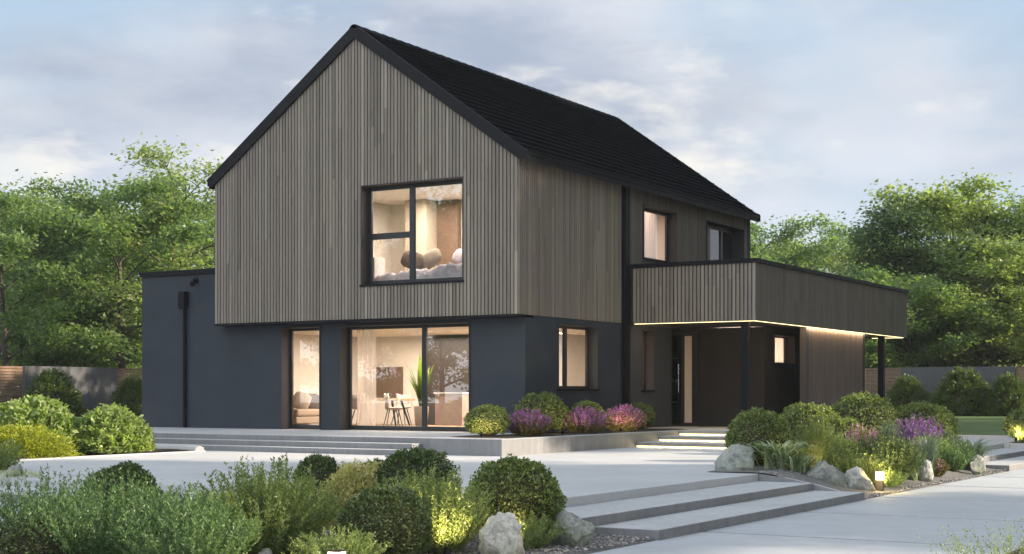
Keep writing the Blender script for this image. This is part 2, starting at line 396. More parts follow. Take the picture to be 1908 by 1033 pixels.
def spray_mesh(name, mat, n_spray, per, h, rad, leaf, power=1.4):
    """juniper: conical mound of short upswept sprays"""
    C = []; A = []
    for s in range(n_spray):
        t = rng.uniform(0, 1)**1.2; az = rng.uniform(0, 2*math.pi)
        rr = rad*(1 - t**power)**.6*rng.uniform(.78, 1.02)
        base = np.array([math.cos(az)*rr*.78, math.sin(az)*rr*.78, t*h*.9])
        dr = np.array([math.cos(az)*(1-t*.6), math.sin(az)*(1-t*.6), .25+.9*t]) + rng.normal(size=3)*.25; dr /= np.linalg.norm(dr)
        ln = rad*.34*rng.uniform(.6, 1.2)
        u = rng.uniform(0, 1, per)
        C.append(base + dr*(u*ln)[:, None] + rng.normal(size=(per, 3))*(rad*.035)); A.append(dr + rng.normal(size=(per, 3))*.45)
    c = np.concatenate(C); c[:, 2] = np.maximum(c[:, 2], .01); a = np.concatenate(A); n = len(c)
    return quad_mesh(name, c, a, rng.normal(size=(n, 3)), rng.uniform(.7, 1.3, n)*leaf, rng.uniform(.3, .45, n)*leaf, mat)

def blades_mesh(name, mat, n, h, spread, w, droop=.6, seg=7, hv=.35):
    cs = []; ws = []
    for i in range(n):
        az = rng.uniform(0, 2*math.pi); s = spread*rng.uniform(.15, 1)**.8; hh = h*rng.uniform(1-hv, 1)
        b = rng.normal(size=2)*spread*.1
        u = np.linspace(0, 1, seg)
        out = s*(u**1.6); z = hh*(u*(1+droop*s/spread) - droop*(s/spread)*1.25*u**2.6)
        bend = rng.normal()*.12*s*u**2
        x = b[0] + math.cos(az)*out - math.sin(az)*bend; y = b[1] + math.sin(az)*out + math.cos(az)*bend
        cs.append(np.stack([x, y, np.maximum(z, .0)], 1)); ws.append(w*rng.uniform(.7, 1.2))
    return strips(name, cs, ws, mat)

def spikes_mesh(name, mat, n, h, rad, per, leaf, top=.55, hv=.3):
    """flower spikes standing over a bush"""
    C = []; A = []
    for s in range(n):
        az = rng.uniform(0, 2*math.pi); rr = rad*math.sqrt(rng.uniform(0, 1))
        hh = h*(1-.38*(rr/rad)**2)*rng.uniform(1-hv, 1.05)
        d = np.array([math.cos(az)*rr*.5, math.sin(az)*rr*.5, hh*.9]); d /= np.linalg.norm(d)
        b = np.array([math.cos(az)*rr*.95, math.sin(az)*rr*.95, hh])
        u = rng.uniform(-1, 0, per); ln = h*(1-top)*rng.uniform(.6, 1)
        P = b + d*(u*ln)[:, None] + rng.normal(size=(per, 3))*leaf*.45*(.4-u[:, None])
        C.append(P); A.append(rng.normal(size=(per, 3)) + d*.6)
    c = np.concatenate(C); a = np.concatenate(A); n = len(c)
    return quad_mesh(name, c, a, rng.normal(size=(n, 3)), rng.uniform(.7, 1.3, n)*leaf, rng.uniform(.5, .8, n)*leaf, mat)

def tree_parts(name, leafmat_, H=10., W=7., trunk=.2, limbs=15, subs=7, per=46, leaf=.2, low=.14, flat=.3, airy=1.0, shape='round', rbase=.2):
    wood = MB(); C = []; A = []
    bend = rng.normal(size=2)*.25
    tp = [(bend[0]*math.sin(t*3)*t, bend[1]*math.sin(t*2.3)*t, H*.93*t) for t in np.linspace(0, 1, 9)]
    wood.tube(tp, [rbase*(1-.93*t)+.012 for t in np.linspace(0, 1, 9)], 8)
    def prof(t):
        if shape == 'round': return math.sqrt(max(0.05, 1-((t-.48)/.56)**2))
        if shape == 'tall': return max(.12, (1-t)**.55*min(1, .45+2.2*t))
        return math.sqrt(max(.05, 1-((t-.55)/.5)**2))
    az = rng.uniform(0, 6)
    for i in range(limbs):
        t = low + (1-low)*((i+.5)/limbs)**.9*.97
        az += 2.4 + rng.normal()*.35
        ln = W*.5*prof(t)*rng.uniform(.75, 1.12)
        k = t*8; i0 = min(int(k), 7); f = k-i0
        b = np.array(tp[i0])*(1-f) + np.array(tp[i0+1])*f
        rise = (.25+.55*t)*rng.uniform(.7, 1.2)
        u = np.linspace(0, 1, 6)
        dirv = np.array([math.cos(az), math.sin(az), 0])
        side = np.array([-dirv[1], dirv[0], 0])*rng.normal()*.25
        P = b + np.outer(u*ln, dirv) + np.outer(u**2*ln, side) + np.outer((u**.8)*ln*rise, (0,0,1.))
        P[:, 2] = np.minimum(P[:, 2], H*1.0)
        wood.tube([tuple(p) for p in P], [max(.012, rbase*.42*(1-t*.6)*(1-.85*q)) for q in u], 5, cap=False)
        for s in range(subs):
            q = rng.uniform(.28, 1.0); j = min(int(q*5), 4); g = q*5-j
            p0 = P[j]*(1-g) + P[j+1]*g
            a2 = az + rng.normal()*1.0
            l2 = ln*.38*rng.uniform(.5, 1.1)*(1.2-.5*q) + .25
            d2 = np.array([math.cos(a2), math.sin(a2), rng.uniform(-.05, .5)])
            e = p0 + d2*l2
            wood.tube([tuple(p0), tuple(p0*.5+e*.5+np.array([0,0,.05])), tuple(e)], [.022, .014, .007], 4, cap=False)
            for cc, sz in ((e, 1.0), (p0*.45+e*.55, .8), (p0*.8+e*.2, .6)):
                if rng.uniform() > airy: continue
                m_ = int(per*sz*rng.uniform(.6, 1.2)); sg = .45*rng.uniform(.7, 1.25)
                off = rng.normal(size=(m_, 3))*np.array([sg, sg, sg*flat])
                C.append(cc + off)
                o = off.copy(); o[:, 2] = 0
                A.append(unit(o + rng.normal(size=(m_, 3))*.3)*1.0 + np.array([0,0,-.35]) + rng.normal(size=(m_, 3))*.3)
    c = np.concatenate(C); a = np.concatenate(A); n = len(c)
    sd = np.cross(a, np.array([0,0,1.])) + rng.normal(size=(n, 3))*.45
    me = quad_mesh(name, c, a, sd, rng.uniform(.65, 1.3, n)*leaf, rng.uniform(.5, .75, n)*leaf, leafmat_)
    return wood, me

def place(name, parts, loc, size, label, cat, group=None, rz=None):
    """parts: [(part_name, mesh)]; one part -> a single mesh object, else an Empty with part children"""
    rz = random.uniform(0, 6.28) if rz is None else rz
    s = (size,)*3 if isinstance(size, (int, float)) else size
    if len(parts) == 1:
        o = link_mesh(name, parts[0][1]); o.location = loc; o.rotation_euler = (0, 0, rz); o.scale = s
        return tag(o, label, cat, group)
    e = empty(name, loc, label, cat, group, rz, s)
    for pn, me in parts: link_mesh(pn, me, e)
    return e

# ------------------------------------------------------------------ the house
house = empty('house', (-4.6, 7.0, 0), 'two-storey gabled house with grey timber cladding over dark rendered walls and a black tiled roof', 'house')
HB = Vector((-4.6, 7.0, 0))
def hpart(mb, name, mat, parent=None, bevel=0.0, label=None):
    """parts are written in world metres; move them under the house"""
    me_o = mb.build(name, mat, None, bevel)
    p = parent or house
    me_o.parent = p
    me_o.data.transform(Matrix.Translation(-HB))
    if label: me_o["label"] = label
    return me_o

SL = .712; RX = -4.665; RZ = 9.96
def roof_z(x): return RZ - SL*abs(x-RX)
WL = -9.285          # left end of the gable wall
DEP = 14.06          # depth of the house
ZC = 2.75            # underside of the cladding
def fmap(y0):        # wall facing -Y : (u, w inward, z)
    return lambda u, w, z: (u, y0 + w, z)
def smap(x0):        # wall facing +X
    return lambda u, w, z: (x0 - w, u, z)

def slats(P, u0, u1, pitch, wid, z0, ztop, holes=(), depth=.028, mbx=None):
    mb = mbx or MB()
    n = int(round((u1-u0)/pitch)); pitch = (u1-u0)/n
    for i in range(n):
        a = u0 + i*pitch + (pitch-wid)*.5; b = a + wid; c = (a+b)/2
        zt = [ztop(a), ztop(b)] if callable(ztop) else [ztop, ztop]
        dp = depth*random.uniform(.9, 1.1)
        segs = [(z0, None)]
        for (h0, h1, hz0, hz1) in holes:
            if c > h0 and c < h1:
                segs = [(z0, hz0), (hz1, None)]
        if mbx is None and random.random() < .75:
            cut = z0 + random.uniform(.25, .85)*(min(zt)-z0)
            new = []
            for s0, s1 in segs:
                top = min(zt) if s1 is None else s1
                if s0 + .15 < cut < top - .15: new += [(s0, cut-.002), (cut+.002, s1)]
                else: new.append((s0, s1))
            segs = new
        for s0, s1 in segs:
            ta, tb = (zt if s1 is None else (s1, s1))
            if min(ta, tb) - s0 < .02: continue
            q = [P(a, 0, s0), P(b, 0, s0), P(b, -dp, s0), P(a, -dp, s0), P(a, 0, ta), P(b, 0, tb), P(b, -dp, tb), P(a, -dp, ta)]
            mb.add(q, [(0,3,2,1),(4,5,6,7),(0,1,5,4),(1,2,6,5),(2,3,7,6),(3,0,4,7)])
    return mb
def wall_cells(P, us, zs, skip, w0, w1):
    mb = MB()
    for i in range(len(us)-1):
        for j in range(len(zs)-1):
            if (i, j) in skip: continue
            mb.box(P(us[i], w0, zs[j]), P(us[i+1], w1, zs[j+1]))
    return mb

# --- upper floor: gable and side cladding on backing walls
OW = (-4.49, -1.50, 3.57, 6.02)        # big bedroom window
ztop = lambda x: roof_z(x) - .30
F0 = fmap(0.03)
hpart(slats(F0, WL, 0.0, .1, .074, ZC, ztop, [OW]), 'timber_cladding', M['clad'], label='gable front clad in vertical grey timber slats')
# gable backing wall with the window hole
mb = MB()
for (a, b, za, zb) in ((WL, OW[0], None, None), (OW[1], -.036, None, None)):
    pts = [(a, ZC+.004), (b, ZC+.004), (b, ztop(b)), (a, ztop(a))]
    if a < RX < b: pts = [(a, ZC+.004), (b, ZC+.004), (b, ztop(b)), (RX, ztop(RX)), (a, ztop(a))]
    mb.prism(pts, .032, .30, 'y')
mb.box((OW[0], .032, ZC+.004), (OW[1], .30, OW[2]))
mb.prism([(OW[0], OW[3]), (OW[1], OW[3]), (OW[1], ztop(OW[1])), (OW[0], ztop(OW[0]))], .032, .30, 'y')
hpart(mb, 'wall', M['backing'])
WA = (6.56, 8.67, 4.54, 5.99); WB = (10.71, 13.58, 3.0, 5.99)
S0 = smap(-0.03)
hpart(slats(S0, 0.03, 5.24, .093, .067, ZC, 6.38), 'timber_cladding', M['clad'], label='side wall clad in narrow grey timber slats')
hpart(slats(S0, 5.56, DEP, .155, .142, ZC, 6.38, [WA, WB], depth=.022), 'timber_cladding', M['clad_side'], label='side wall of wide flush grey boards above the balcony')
us = [.30, 5.24, WA[0], WA[1], WB[0], WB[1], DEP]; zs = [ZC+.004, WB[2], WA[2], WA[3], 6.38]
mb = wall_cells(S0, us, zs, {(2, 2), (4, 1), (4, 2)}, .002, .27)
hpart(mb, 'wall', M['backing'])
mb = MB(); mb.prism([(WL, .02), (0, .02), (0, 6.36), (RX, 9.64), (WL, 6.36)], DEP-.25, DEP, 'y'); mb.box((WL, .30, 4.3), (WL+.25, DEP-.25, 6.36))
hpart(mb, 'wall', M['render'])
# underside of the overhanging storey
mb = MB(); mb.box((WL, -.001, ZC-.06), (-.002, .374, ZC-.004)); hpart(mb, 'soffit', M['metal'])

# --- roof
mb = MB()
for s in (-1, 1):
    xe = RX + s*4.93 if s > 0 else RX - 4.84
    mb.prism([(RX, RZ-.07), (xe, roof_z(xe)-.07), (xe, roof_z(xe)-.2), (RX, RZ-.28)], .02, DEP+.03, 'y')
roof = hpart(mb, 'roof', M['metal'])
mb = MB()
ln = 4.93*math.sqrt(1+SL*SL); nc = 19; cs, sn = 1/math.sqrt(1+SL*SL), SL/math.sqrt(1+SL*SL)
for s in (-1, 1):
    for i in range(nc):
        s0 = ln*(1 - i/nc); s1 = ln*(1-(i+1)/nc)       # distance from the ridge
        if s < 0: s0 *= 4.84/4.93; s1 *= 4.84/4.93
        nt_ = 43; w = (DEP+.06)/nt_
        for k in range(nt_):
            off = 0
            y0 = .0 + (k+off)*w; y1 = min(y0 + w - .006, DEP+.05)
            if k == 0 and off: 
                y0 = .0
            j = random.uniform(-.004, .004)
            def Q(d, h, y): return (RX + s*(d*cs + h*sn*1.0), y, RZ - .07 - d*sn + h*cs)
            h0 = .105 + j*.2; h1 = .012 + j*.2
            prof = [(s0-.12, .0), (s0-.12, h0-.024), (s0, h0-.026), (s0, h0), (s1-.01, h1), (s1-.01, 0)]   # nose overhangs the course below
            vs = [Q(a_, b_, y0) for a_, b_ in prof] + [Q(a_, b_, y1) for a_, b_ in prof]
            mb.add(vs, [tuple(range(6)), tuple(range(6, 12))[::-1]] + [(q, (q+1) % 6, 6+(q+1) % 6, 6+q) for q in range(6)])
hpart(mb, 'tile_courses', M['tile'], roof)
mb = MB()
nk = 38; w = (DEP+.08)/nk
for k in range(nk):
    y0 = -.06 + k*w; r0, r1 = .125, .105
    seg = 7; vs = []
    for (yy, rr) in ((y0, r0), (y0+w+.02, r1)):
        for q in range(seg):
            a = math.pi*q/(seg-1); vs.append((RX + rr*1.15*math.cos(a), yy, RZ - .07 + rr*.85*math.sin(a)))
    fs = [(q, q+1, seg+q+1, seg+q) for q in range(seg-1)] + [tuple(range(seg))[::-1], tuple(range(seg, 2*seg))]
    mb.add(vs, fs, True)
hpart(mb, 'ridge_cap', M['tile'], roof)
for (y0, y1) in ((-.06, .018), (DEP+.032, DEP+.1)):          # verge boards front and back
    xl, xr = -9.49, .30
    mb = MB(); mb.prism([(xl, roof_z(xl)+.025), (RX, RZ+.04), (xr, roof_z(xr)+.025), (xr, roof_z(xr)-.16), (.0, roof_z(0)-.30), (RX, RZ-.30), (-9.285, roof_z(WL)-.30), (xl, roof_z(xl)-.16)], y0, y1, 'y')
    hpart(mb, 'verge_board', M['metal'], roof)
mb = MB(); mb.box((.02, .02, 6.39), (.255, DEP+.02, 6.405)); mb.box((.255, .0, 6.385), (.30, DEP+.03, 6.50)); hpart(mb, 'gutter', M['metal'], roof); mb = MB()
mb.box((WL-.2, .02, 6.39), (WL-.02, DEP+.02, 6.405)); mb.box((WL-.205, .0, 6.385), (WL-.17, DEP+.03, 6.5))
hpart(mb, 'gutter', M['metal'], roof)

# --- ground floor walls
GY = .374
O1 = (-7.32, -6.05); O2 = (-5.42, -1.54)
P = fmap(GY)
us = [-12.3, O1[0], O1[1], O2[0], O2[1], -.02]; zs = [0.0, 2.62, ZC-.062]
mb = wall_cells(P, us, zs, {(1, 0), (3, 0)}, 0, .38)
mb.box((-12.3, GY, ZC-.062), (WL-.001, GY+.38, 4.12))
mb.box((WL-.001, GY, ZC-.062), (WL+.2, GY+.38, 4.12))
mb.box((-12.3, GY+.38, 0), (-12.0, 9.5, 4.12)); mb.box((-12.3, 9.5, 0), (WL, 9.8, 4.12))
hpart(mb, 'ground_floor_wall', M['render'])
mb = MB(); mb.box((-12.36, GY-.05, 4.12), (WL-.03, GY+.42, 4.25)); mb.box((-12.36, GY+.42, 4.12), (-11.95, 9.85, 4.25)); mb.box((-12.0, GY+.42, 4.02), (WL-.03, 9.8, 4.10))
hpart(mb, 'flat_roof_coping', M['metal'])
LW = (1.89, 3.90, 1.02, 2.60); UW = (6.47, 7.15, 1.0, 2.62)
P = smap(-.02)
us = [GY+.38, LW[0], LW[1], UW[0], UW[1], 8.35]; zs = [0, UW[2], LW[2], LW[3], UW[3], ZC-.004]
mb = wall_cells(P, us, zs, {(1, 2), (3, 2), (3, 1), (3, 3)}, 0, .33)
hpart(mb, 'ground_floor_wall', M['render'])
# entrance recess and the service block behind the canopy
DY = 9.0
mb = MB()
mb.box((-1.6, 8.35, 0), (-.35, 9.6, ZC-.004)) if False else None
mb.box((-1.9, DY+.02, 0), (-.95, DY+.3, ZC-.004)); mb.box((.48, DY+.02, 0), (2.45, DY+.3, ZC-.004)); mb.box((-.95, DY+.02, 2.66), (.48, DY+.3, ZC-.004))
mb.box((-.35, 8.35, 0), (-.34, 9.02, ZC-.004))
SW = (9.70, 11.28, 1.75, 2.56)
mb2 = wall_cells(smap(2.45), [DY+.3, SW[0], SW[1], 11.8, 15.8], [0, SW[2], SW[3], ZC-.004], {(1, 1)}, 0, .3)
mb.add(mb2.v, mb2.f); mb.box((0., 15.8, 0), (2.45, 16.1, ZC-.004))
hpart(mb, 'entrance_wall', M['entry_shaded'])

# --- windows
def window(P, o, rec, fw=.09, mull=(), trans=(), sill=True, glass='glass', depth=.07, reveal=True, name='window', label=None):
    u0, u1, z0, z1 = o
    f = MB()
    def bx(a, b, c, d, w0=rec, w1=rec+depth): f.box(P(a, w0, c), P(b, w1, d))
    bx(u0, u0+fw, z0, z1); bx(u1-fw, u1, z0, z1); bx(u0+fw, u1-fw, z0, z0+fw); bx(u0+fw, u1-fw, z1-fw, z1)
    edges = [u0+fw]
    for (c, w) in mull: bx(c-w/2, c+w/2, z0+fw, z1-fw); edges += [c-w/2, c+w/2]
    edges.append(u1-fw)
    panes = [(edges[i], edges[i+1], z0+fw, z1-fw) for i in range(0, len(edges), 2)]
    for (k, c, w) in trans:
        a, b, c0, c1 = panes[k]; f.box(P(a, rec+.002, c-w/2), P(b, rec+depth-.002, c+w/2)); panes[k] = (a, b, c0, c-w/2); panes.append((a, b, c+w/2, c1))
    win = hpart(f, name, M['frame'], bevel=.006, label=label)
    for (a, b, c, d) in panes:
        g = MB(); w = rec+depth*.5
        g.add([P(a-.01, w, c-.01), P(b+.01, w, c-.01), P(b+.01, w, d+.01), P(a-.01, w, d+.01)], [(0,1,2,3)])
        hpart(g, 'pane', M[glass], win)
    if reveal:
        r = MB(); t = .022
        r.box(P(u0-.001, -.034, z0), P(u0+t, rec, z1)); r.box(P(u1-t, -.034, z0), P(u1+.001, rec, z1)); r.box(P(u0+t, -.034, z1-t), P(u1-t, rec, z1+.001))
        hpart(r, 'reveal', M['reveal'], win)
    if sill:
        s = MB(); s.box(P(u0-.03, -.06, z0-.035), P(u1+.03, rec+.01, z0+.012)); hpart(s, 'sill', M['metal'], win)
    return win
window(fmap(.032), OW, .24, .12, [(-3.155, .15)], [(0, 4.78, .15)], label='large three-pane bedroom window in the timber gable')
window(fmap(GY), (O1[0], O1[1], 0.02, 2.62), .30, .085, sill=False, label='narrow full-height window beside the dark pier')
window(fmap(GY), (O2[0], O2[1], 0.02, 2.62), .30, .095, [(-3.08, .13)], sill=False, label='wide full-height sliding window of the living room')
window(smap(-.02), LW, .22, .085, [(2.70, .13)], label='lit two-pane kitchen window in the dark side wall')
window(smap(-.03), WA, .24, .1, [(6.98, .12)], label='upper side window with pink curtains above the balcony')
window(smap(-.03), WB, .30, .12, [(11.62, .2), (12.6, .16)], sill=False, label='balcony glazed door in a deep dark recess')
window(smap(-.02), UW, .22, .08, glass='darkglass', label='unlit narrow window beneath the canopy')
window(smap(2.45), SW, .22, .06, label='small square window of the service block')
# --- front door
D = fmap(DY)
f = MB()
for a, b in ((-.94, -.87), (.40, .47)): f.box(D(a, -.02, 0.02), D(b, .1, 2.64))
f.box(D(-.87, -.02, 2.57), D(.40, .1, 2.64)); f.box(D(-.87, -.02, .02), D(.40, .1, .06)); f.box(D(-.02, -.03, .06), D(.035, .1, 2.57))
door = hpart(f, 'front_door', M['frame'], bevel=.005, label='black front door with a lit frosted side panel')
f = MB(); f.box(D(-.87, .0, .06), D(-.30, .055, 2.57)); f.box(D(-.155, 0, .06), D(-.02, .055, 2.57))
for z in (.06, .66, 1.28, 1.90, 2.51): f.box(D(-.30, .0, z), D(-.155, .055, z+.06 if z in (.06, 2.51) else z+.03))
hpart(f, 'door_leaf', M['metal'], door)
for i in range(4):
    z = (.12, .69, 1.31, 1.93)[i]; g = MB(); g.box(D(-.30, .02, z), D(-.155, .03, z+.57)); hpart(g, 'pane', M['darkglass'], door)
for z in (.675, 1.295, 1.915):
    g = MB(); g.box(D(-.30, -.006, z-.012), D(-.155, -.001, z+.012)); hpart(g, 'glazing_strip', M['steel'], door)
g = MB(); g.tube([D(-.085, -.07, .95), D(-.085, -.07, 1.75)], .016, 8); g.tube([D(-.085, 0, 1.08), D(-.085, -.07, 1.08)], .012, 6); g.tube([D(-.085, 0, 1.62), D(-.085, -.07, 1.62)], .012, 6)
hpart(g, 'handle', M['steel'], door)
g = MB(); g.box(D(.07, .01, .10), D(.30, .03, 2.54)); hpart(g, 'side_panel', M['frosted'], door)
g = MB(); g.box(D(.035, -.01, .06), D(.07, .05, 2.57)); g.box(D(.30, -.01, .06), D(.40, .05, 2.57)); g.box(D(.07, -.01, .06), D(.30, .05, .10)); g.box(D(.07, -.01, 2.54), D(.30, .05, 2.57))
hpart(g, 'side_panel_frame', M['frame'], door)

# --- balcony and canopy
BX, BY0, BY1 = 3.583, 5.56, 18.68
ZB0, ZB1 = 2.74, 4.19
hpart(slats(fmap(BY0+.03), .16, BX-.0, .108, .078, ZB0, ZB1), 'balcony_cladding', M['clad'], label='balcony front of spaced grey timber slats')
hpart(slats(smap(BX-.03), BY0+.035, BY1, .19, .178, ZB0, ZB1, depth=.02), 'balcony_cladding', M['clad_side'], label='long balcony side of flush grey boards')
mb = MB(); mb.box((.02, BY0+.032, ZB0+.003), (BX-.032, BY0+.2, ZB1-.01)); mb.box((BX-.2, BY0+.2, ZB0+.003), (BX-.032, BY1, ZB1-.01)); mb.box((.02, BY1-.2, ZB0+.003), (BX-.2, BY1, ZB1-.01))
hpart(mb, 'balcony_wall', M['backing'])
mb = MB(); mb.box((-.0, BY0-.035, ZB1), (BX+.04, BY0+.24, ZB1+.11)); mb.box((BX-.24, BY0+.24, ZB1), (BX+.04, BY1+.05, ZB1+.11)); mb.box((.0, BY1-.24, ZB1), (BX-.24, BY1+.05, ZB1+.11))
hpart(mb, 'balcony_coping', M['metal'], bevel=.008)
mb = MB(); mb.box((.005, BY0+.2, ZB0+.03), (BX-.2, BY1-.2, ZB0+.25)); hpart(mb, 'canopy_slab', M['soffit'])
mb = MB(); mb.box((.2, BY0+.035, ZB0-.012), (BX-.04, BY0+.055, ZB0+.002)); mb.box((BX-.058, BY0+.06, ZB0-.012), (BX-.038, BY1-.3, ZB0+.002)); mb.box((2.5, BY1-.3, ZB0-.012), (BX-.06, BY1-.28, ZB0+.002))
hpart(mb, 'light_strip', M['led'], label='glowing warm light strip along the lower edge of the balcony')
for (x0, x1, y0, y1) in ((3.12, 3.30, 5.72, 5.90), (3.20, 3.38, 16.75, 16.93)):
    mb = MB(); mb.box((x0, y0, 0), (x1, y1, ZB0)); hpart(mb, 'post', M['metal'], bevel=.008)
mb = MB(); mb.box((3.34, 9.34, 0), (3.53, 9.545, ZB0)); hpart(mb, 'post', M['reveal'], bevel=.006, label='brown corner post of the boarded screen')
hpart(slats(smap(3.50), 9.55, 14.28, .105, .097, .03, ZB0-.01, depth=.02), 'screen_wall', M['screen'], label='brown boarded screen wall lit from above')
mb = MB(); mb.box((3.38, 9.55, 0), (3.497, 14.28, ZB0-.02)); hpart(mb, 'screen_backing', M['backing'])
mb = MB(); mb.box((3.36, 14.285, 0), (3.53, 14.42, ZB0)); hpart(mb, 'post', M['metal'], bevel=.006)
# downpipes, wall lamp
mb = MB(); mb.box((-.0, 5.27, 0.0), (.11, 5.53, 6.39)); hpart(mb, 'downpipe', M['metal'], bevel=.01)
mb = MB(); mb.tube([(-10.66, GY-.06, 0.0), (-10.66, GY-.06, 3.3)], .05, 12); hp = hpart(mb, 'downpipe', M['metal'], label='black downpipe with hopper box on the dark annex wall')
mb = MB(); mb.box((-10.78, GY-.19, 3.25), (-10.56, GY-.002, 3.66)); hpart(mb, 'hopper_box', M['metal'], hp, .006)
mb = MB(); mb.tube([(-10.83, GY-.09, 3.22), (-10.76, GY-.09, 3.22)], .03, 8); hpart(mb, 'outlet', M['metal'], hp)
mb = MB(); mb.tube([(-10.28, GY-.002, 3.96), (-10.28, GY-.1, 3.93), (-10.24, GY-.16, 3.88)], .028, 8); mb.tube([(-10.28, GY-.13, 3.93), (-10.2, GY-.24, 3.83)], .075, 12); mb.tube([(-10.28, GY, 3.96), (-10.28, GY-.03, 3.96)], .08, 12)
hpart(mb, 'spotlight', M['metal'], label='small black wall spotlight high on the annex')

# --- rooms inside
mb = MB(); mb.box((-9.0, .76, .0), (-.36, 8.2, .03)); mb.box((-6.9, .34, 2.80), (-.3, 4.6, 2.86)); mb.box((-5., 5.2, 2.8), (-.3, 13.7, 2.86))
hpart(mb, 'interior_floor', M['infloor'])
mb = MB()
mb.box((-9.05, .76, .03), (-9.0, 8.2, 2.58)); mb.box((-9.0, 6.0, .03), (-2.6, 6.05, 2.58)); mb.box((-2.6, 8.2, .03), (-.36, 8.25, 2.58)); mb.box((-2.65, 6.05, .03), (-2.6, 8.2, 2.58)); mb.box((-9.05, .76, 2.58), (-.36, 8.25, 2.64))
mb.box((-6.95, .34, 2.86), (-6.9, 4.6, 6.2)); mb.box((-6.9, 4.6, 2.86), (-.3, 4.65, 6.2)); mb.box((-6.95, .31, 6.2), (-.3, 4.65, 6.25))
mb.box((-5.05, 5.2, 2.86), (-5, 13.7, 6.2)); mb.box((-5, 5.2, 6.2), (-.3, 13.7, 6.25)); mb.box((-5, 5.15, 2.86), (-.3, 5.2, 6.2)); mb.box((-5, 9.6, 2.86), (-.3, 9.65, 6.2))
mb.box((.2, 9.4, .1), (.25, 13, 2.6)); mb.box((.25, 13, .1), (2.15, 13.05, 2.6))
hpart(mb, 'interior_wall', M['inwall'])

# ------------------------------------------------------------------ furnishing seen through the glass
def thing1(mb, name, mat, label, cat, group=None, bevel=0.0):
    o = mb.build(name, mat, None, bevel); return tag(o, label, cat, group)
def curtain(name, a, b, P, z0, z1, label):
    mb = MB(); n = int(abs(b-a)/.02); vs = []; fs = []
    for i in range(n+1):
        u = a + (b-a)*i/n; w = .035*math.sin(i*.9) + .012*math.sin(i*.37)
        vs += [P(u, w, z0), P(u, w, z1)]
    for i in range(n): fs.append((2*i, 2*i+2, 2*i+3, 2*i+1))
    mb.add(vs, fs, True); return thing1(mb, name, M['curtain'], label, 'curtain')
curtain('curtain', -5.38, -4.78, fmap(1.0), .05, 2.55, 'pale sheer curtain at the left end of the living room window')
curtain('curtain', -6.35, -6.08, fmap(1.0), .05, 2.55, 'pale curtain edge inside the narrow ground floor window')
curtain('curtain', 6.7, 8.6, smap(-.62), 3.0, 6.1, 'pinkish curtain behind the upper side window')
curtain('curtain', 9.75, 12.9, smap(1.95), 1.2, 2.55, 'pale pink blind behind the small square window')
mb = MB(); mb.box((-8.9, 5.93, .82), (-7.5, 5.995, 1.70)); thing1(mb, 'wall_screen', M['dark_in'], 'large brown panel screen on the living room wall', 'screen', bevel=.01)
t = empty('dining_table', (-7.0, 4.05, .03), 'oak dining table with dark splayed legs behind the living room window', 'table', rz=.1)
mb = MB(); mb.box((-.95, -.45, .70), (.95, .45, .74)); mb.build('table_top', M['oak'], t, .008)
for sx in (-1, 1):
    for sy in (-1, 1):
        mb = MB(); mb.tube([(sx*.62, sy*.25, .70), (sx*.82, sy*.38, 0)], [.035, .022], 8); mb.build('leg', M['metal'], t)
def chair(loc, rz, label):
    c = empty('dining_chair', loc, label, 'chair', 'taupe chairs around the dining table', rz)
    mb = MB(); pr = []
    n = 9; vs = []; fs = []
    for j in range(7):
        v = j/6
        for i in range(n):
            u = (i/(n-1)-.5)*2
            if v < .5: x, y, z = u*.23, -.22+v*.8, .45+.05*u*u
            else: x, y, z = u*(.24-.03*(v-.5)), .18+.12*(v-.5)-.1*u*u*(v-.45), .45+(v-.5)*.8+.05*u*u
            vs.append((x, y, z))
    for j in range(6):
        for i in range(n-1): fs.append((j*n+i, j*n+i+1, (j+1)*n+i+1, (j+1)*n+i))
    mb.add(vs, fs, True); s = mb.build('seat_shell', M['chair'], c); sm = s.modifiers.new('thick', 'SOLIDIFY'); sm.thickness = .025
    for sx in (-1, 1):
        for sy in (-1, 1):
            mb = MB(); mb.tube([(sx*.12, sy*.12, .45), (sx*.22, sy*.22, 0)], [.016, .01], 6); mb.build('leg', M['frame'], c)
chair((-6.85, 3.1, .03), 3.4, 'taupe shell chair at the near side of the dining table beside the curtain')
chair((-5.95, 3.35, .03), 2.4, 'taupe shell chair at the near right corner of the dining table')
chair((-6.75, 4.85, .03), .2, 'taupe shell chair behind the dining table')
chair((-1.2, 4.6, .03), 1.5, 'brown chair standing behind the side kitchen window')
t = empty('kitchen_island', (-4.15, 3.6, .03), 'pinkish kitchen island cabinet with a pale worktop at the right of the living room', 'kitchen island')
mb = MB(); mb.box((-.36, -.35, .05), (.5, .35, .88)); mb.build('cabinet', M['cabinet'], t, .006)
mb = MB(); mb.box((-.39, -.38, .88), (.53, .38, .92)); mb.build('worktop', M['white'], t, .004)
t = empty('potted_plant', (-4.5, 2.6, .03), 'tall green leafy plant in a tan pot behind the sliding window', 'plant')
mb = MB(); mb.lathe([(0, 0), (.15, 0), (.2, .55), (.18, .56), (.16, .5), (0, .5)]); mb.build('pot', M['fabric'], t)
cs = []; ws = []
for i in range(16):
    az = rng.uniform(0, 6.28); u = np.linspace(0, 1, 8); s = rng.uniform(.12, .5); h = rng.uniform(.9, 1.5)
    cs.append(np.stack([math.cos(az)*s*u**1.4, math.sin(az)*s*u**1.4, .5 + h*u - .25*s*u**3], 1)); ws.append(rng.uniform(.13, .2))
link_mesh('leaves', strips('plant_leaves', cs, ws, M['lf_plant']), t)
t = empty('sofa', (-8.35, 2.6, .03), 'beige upholstered sofa low in the narrow ground floor window', 'sofa')
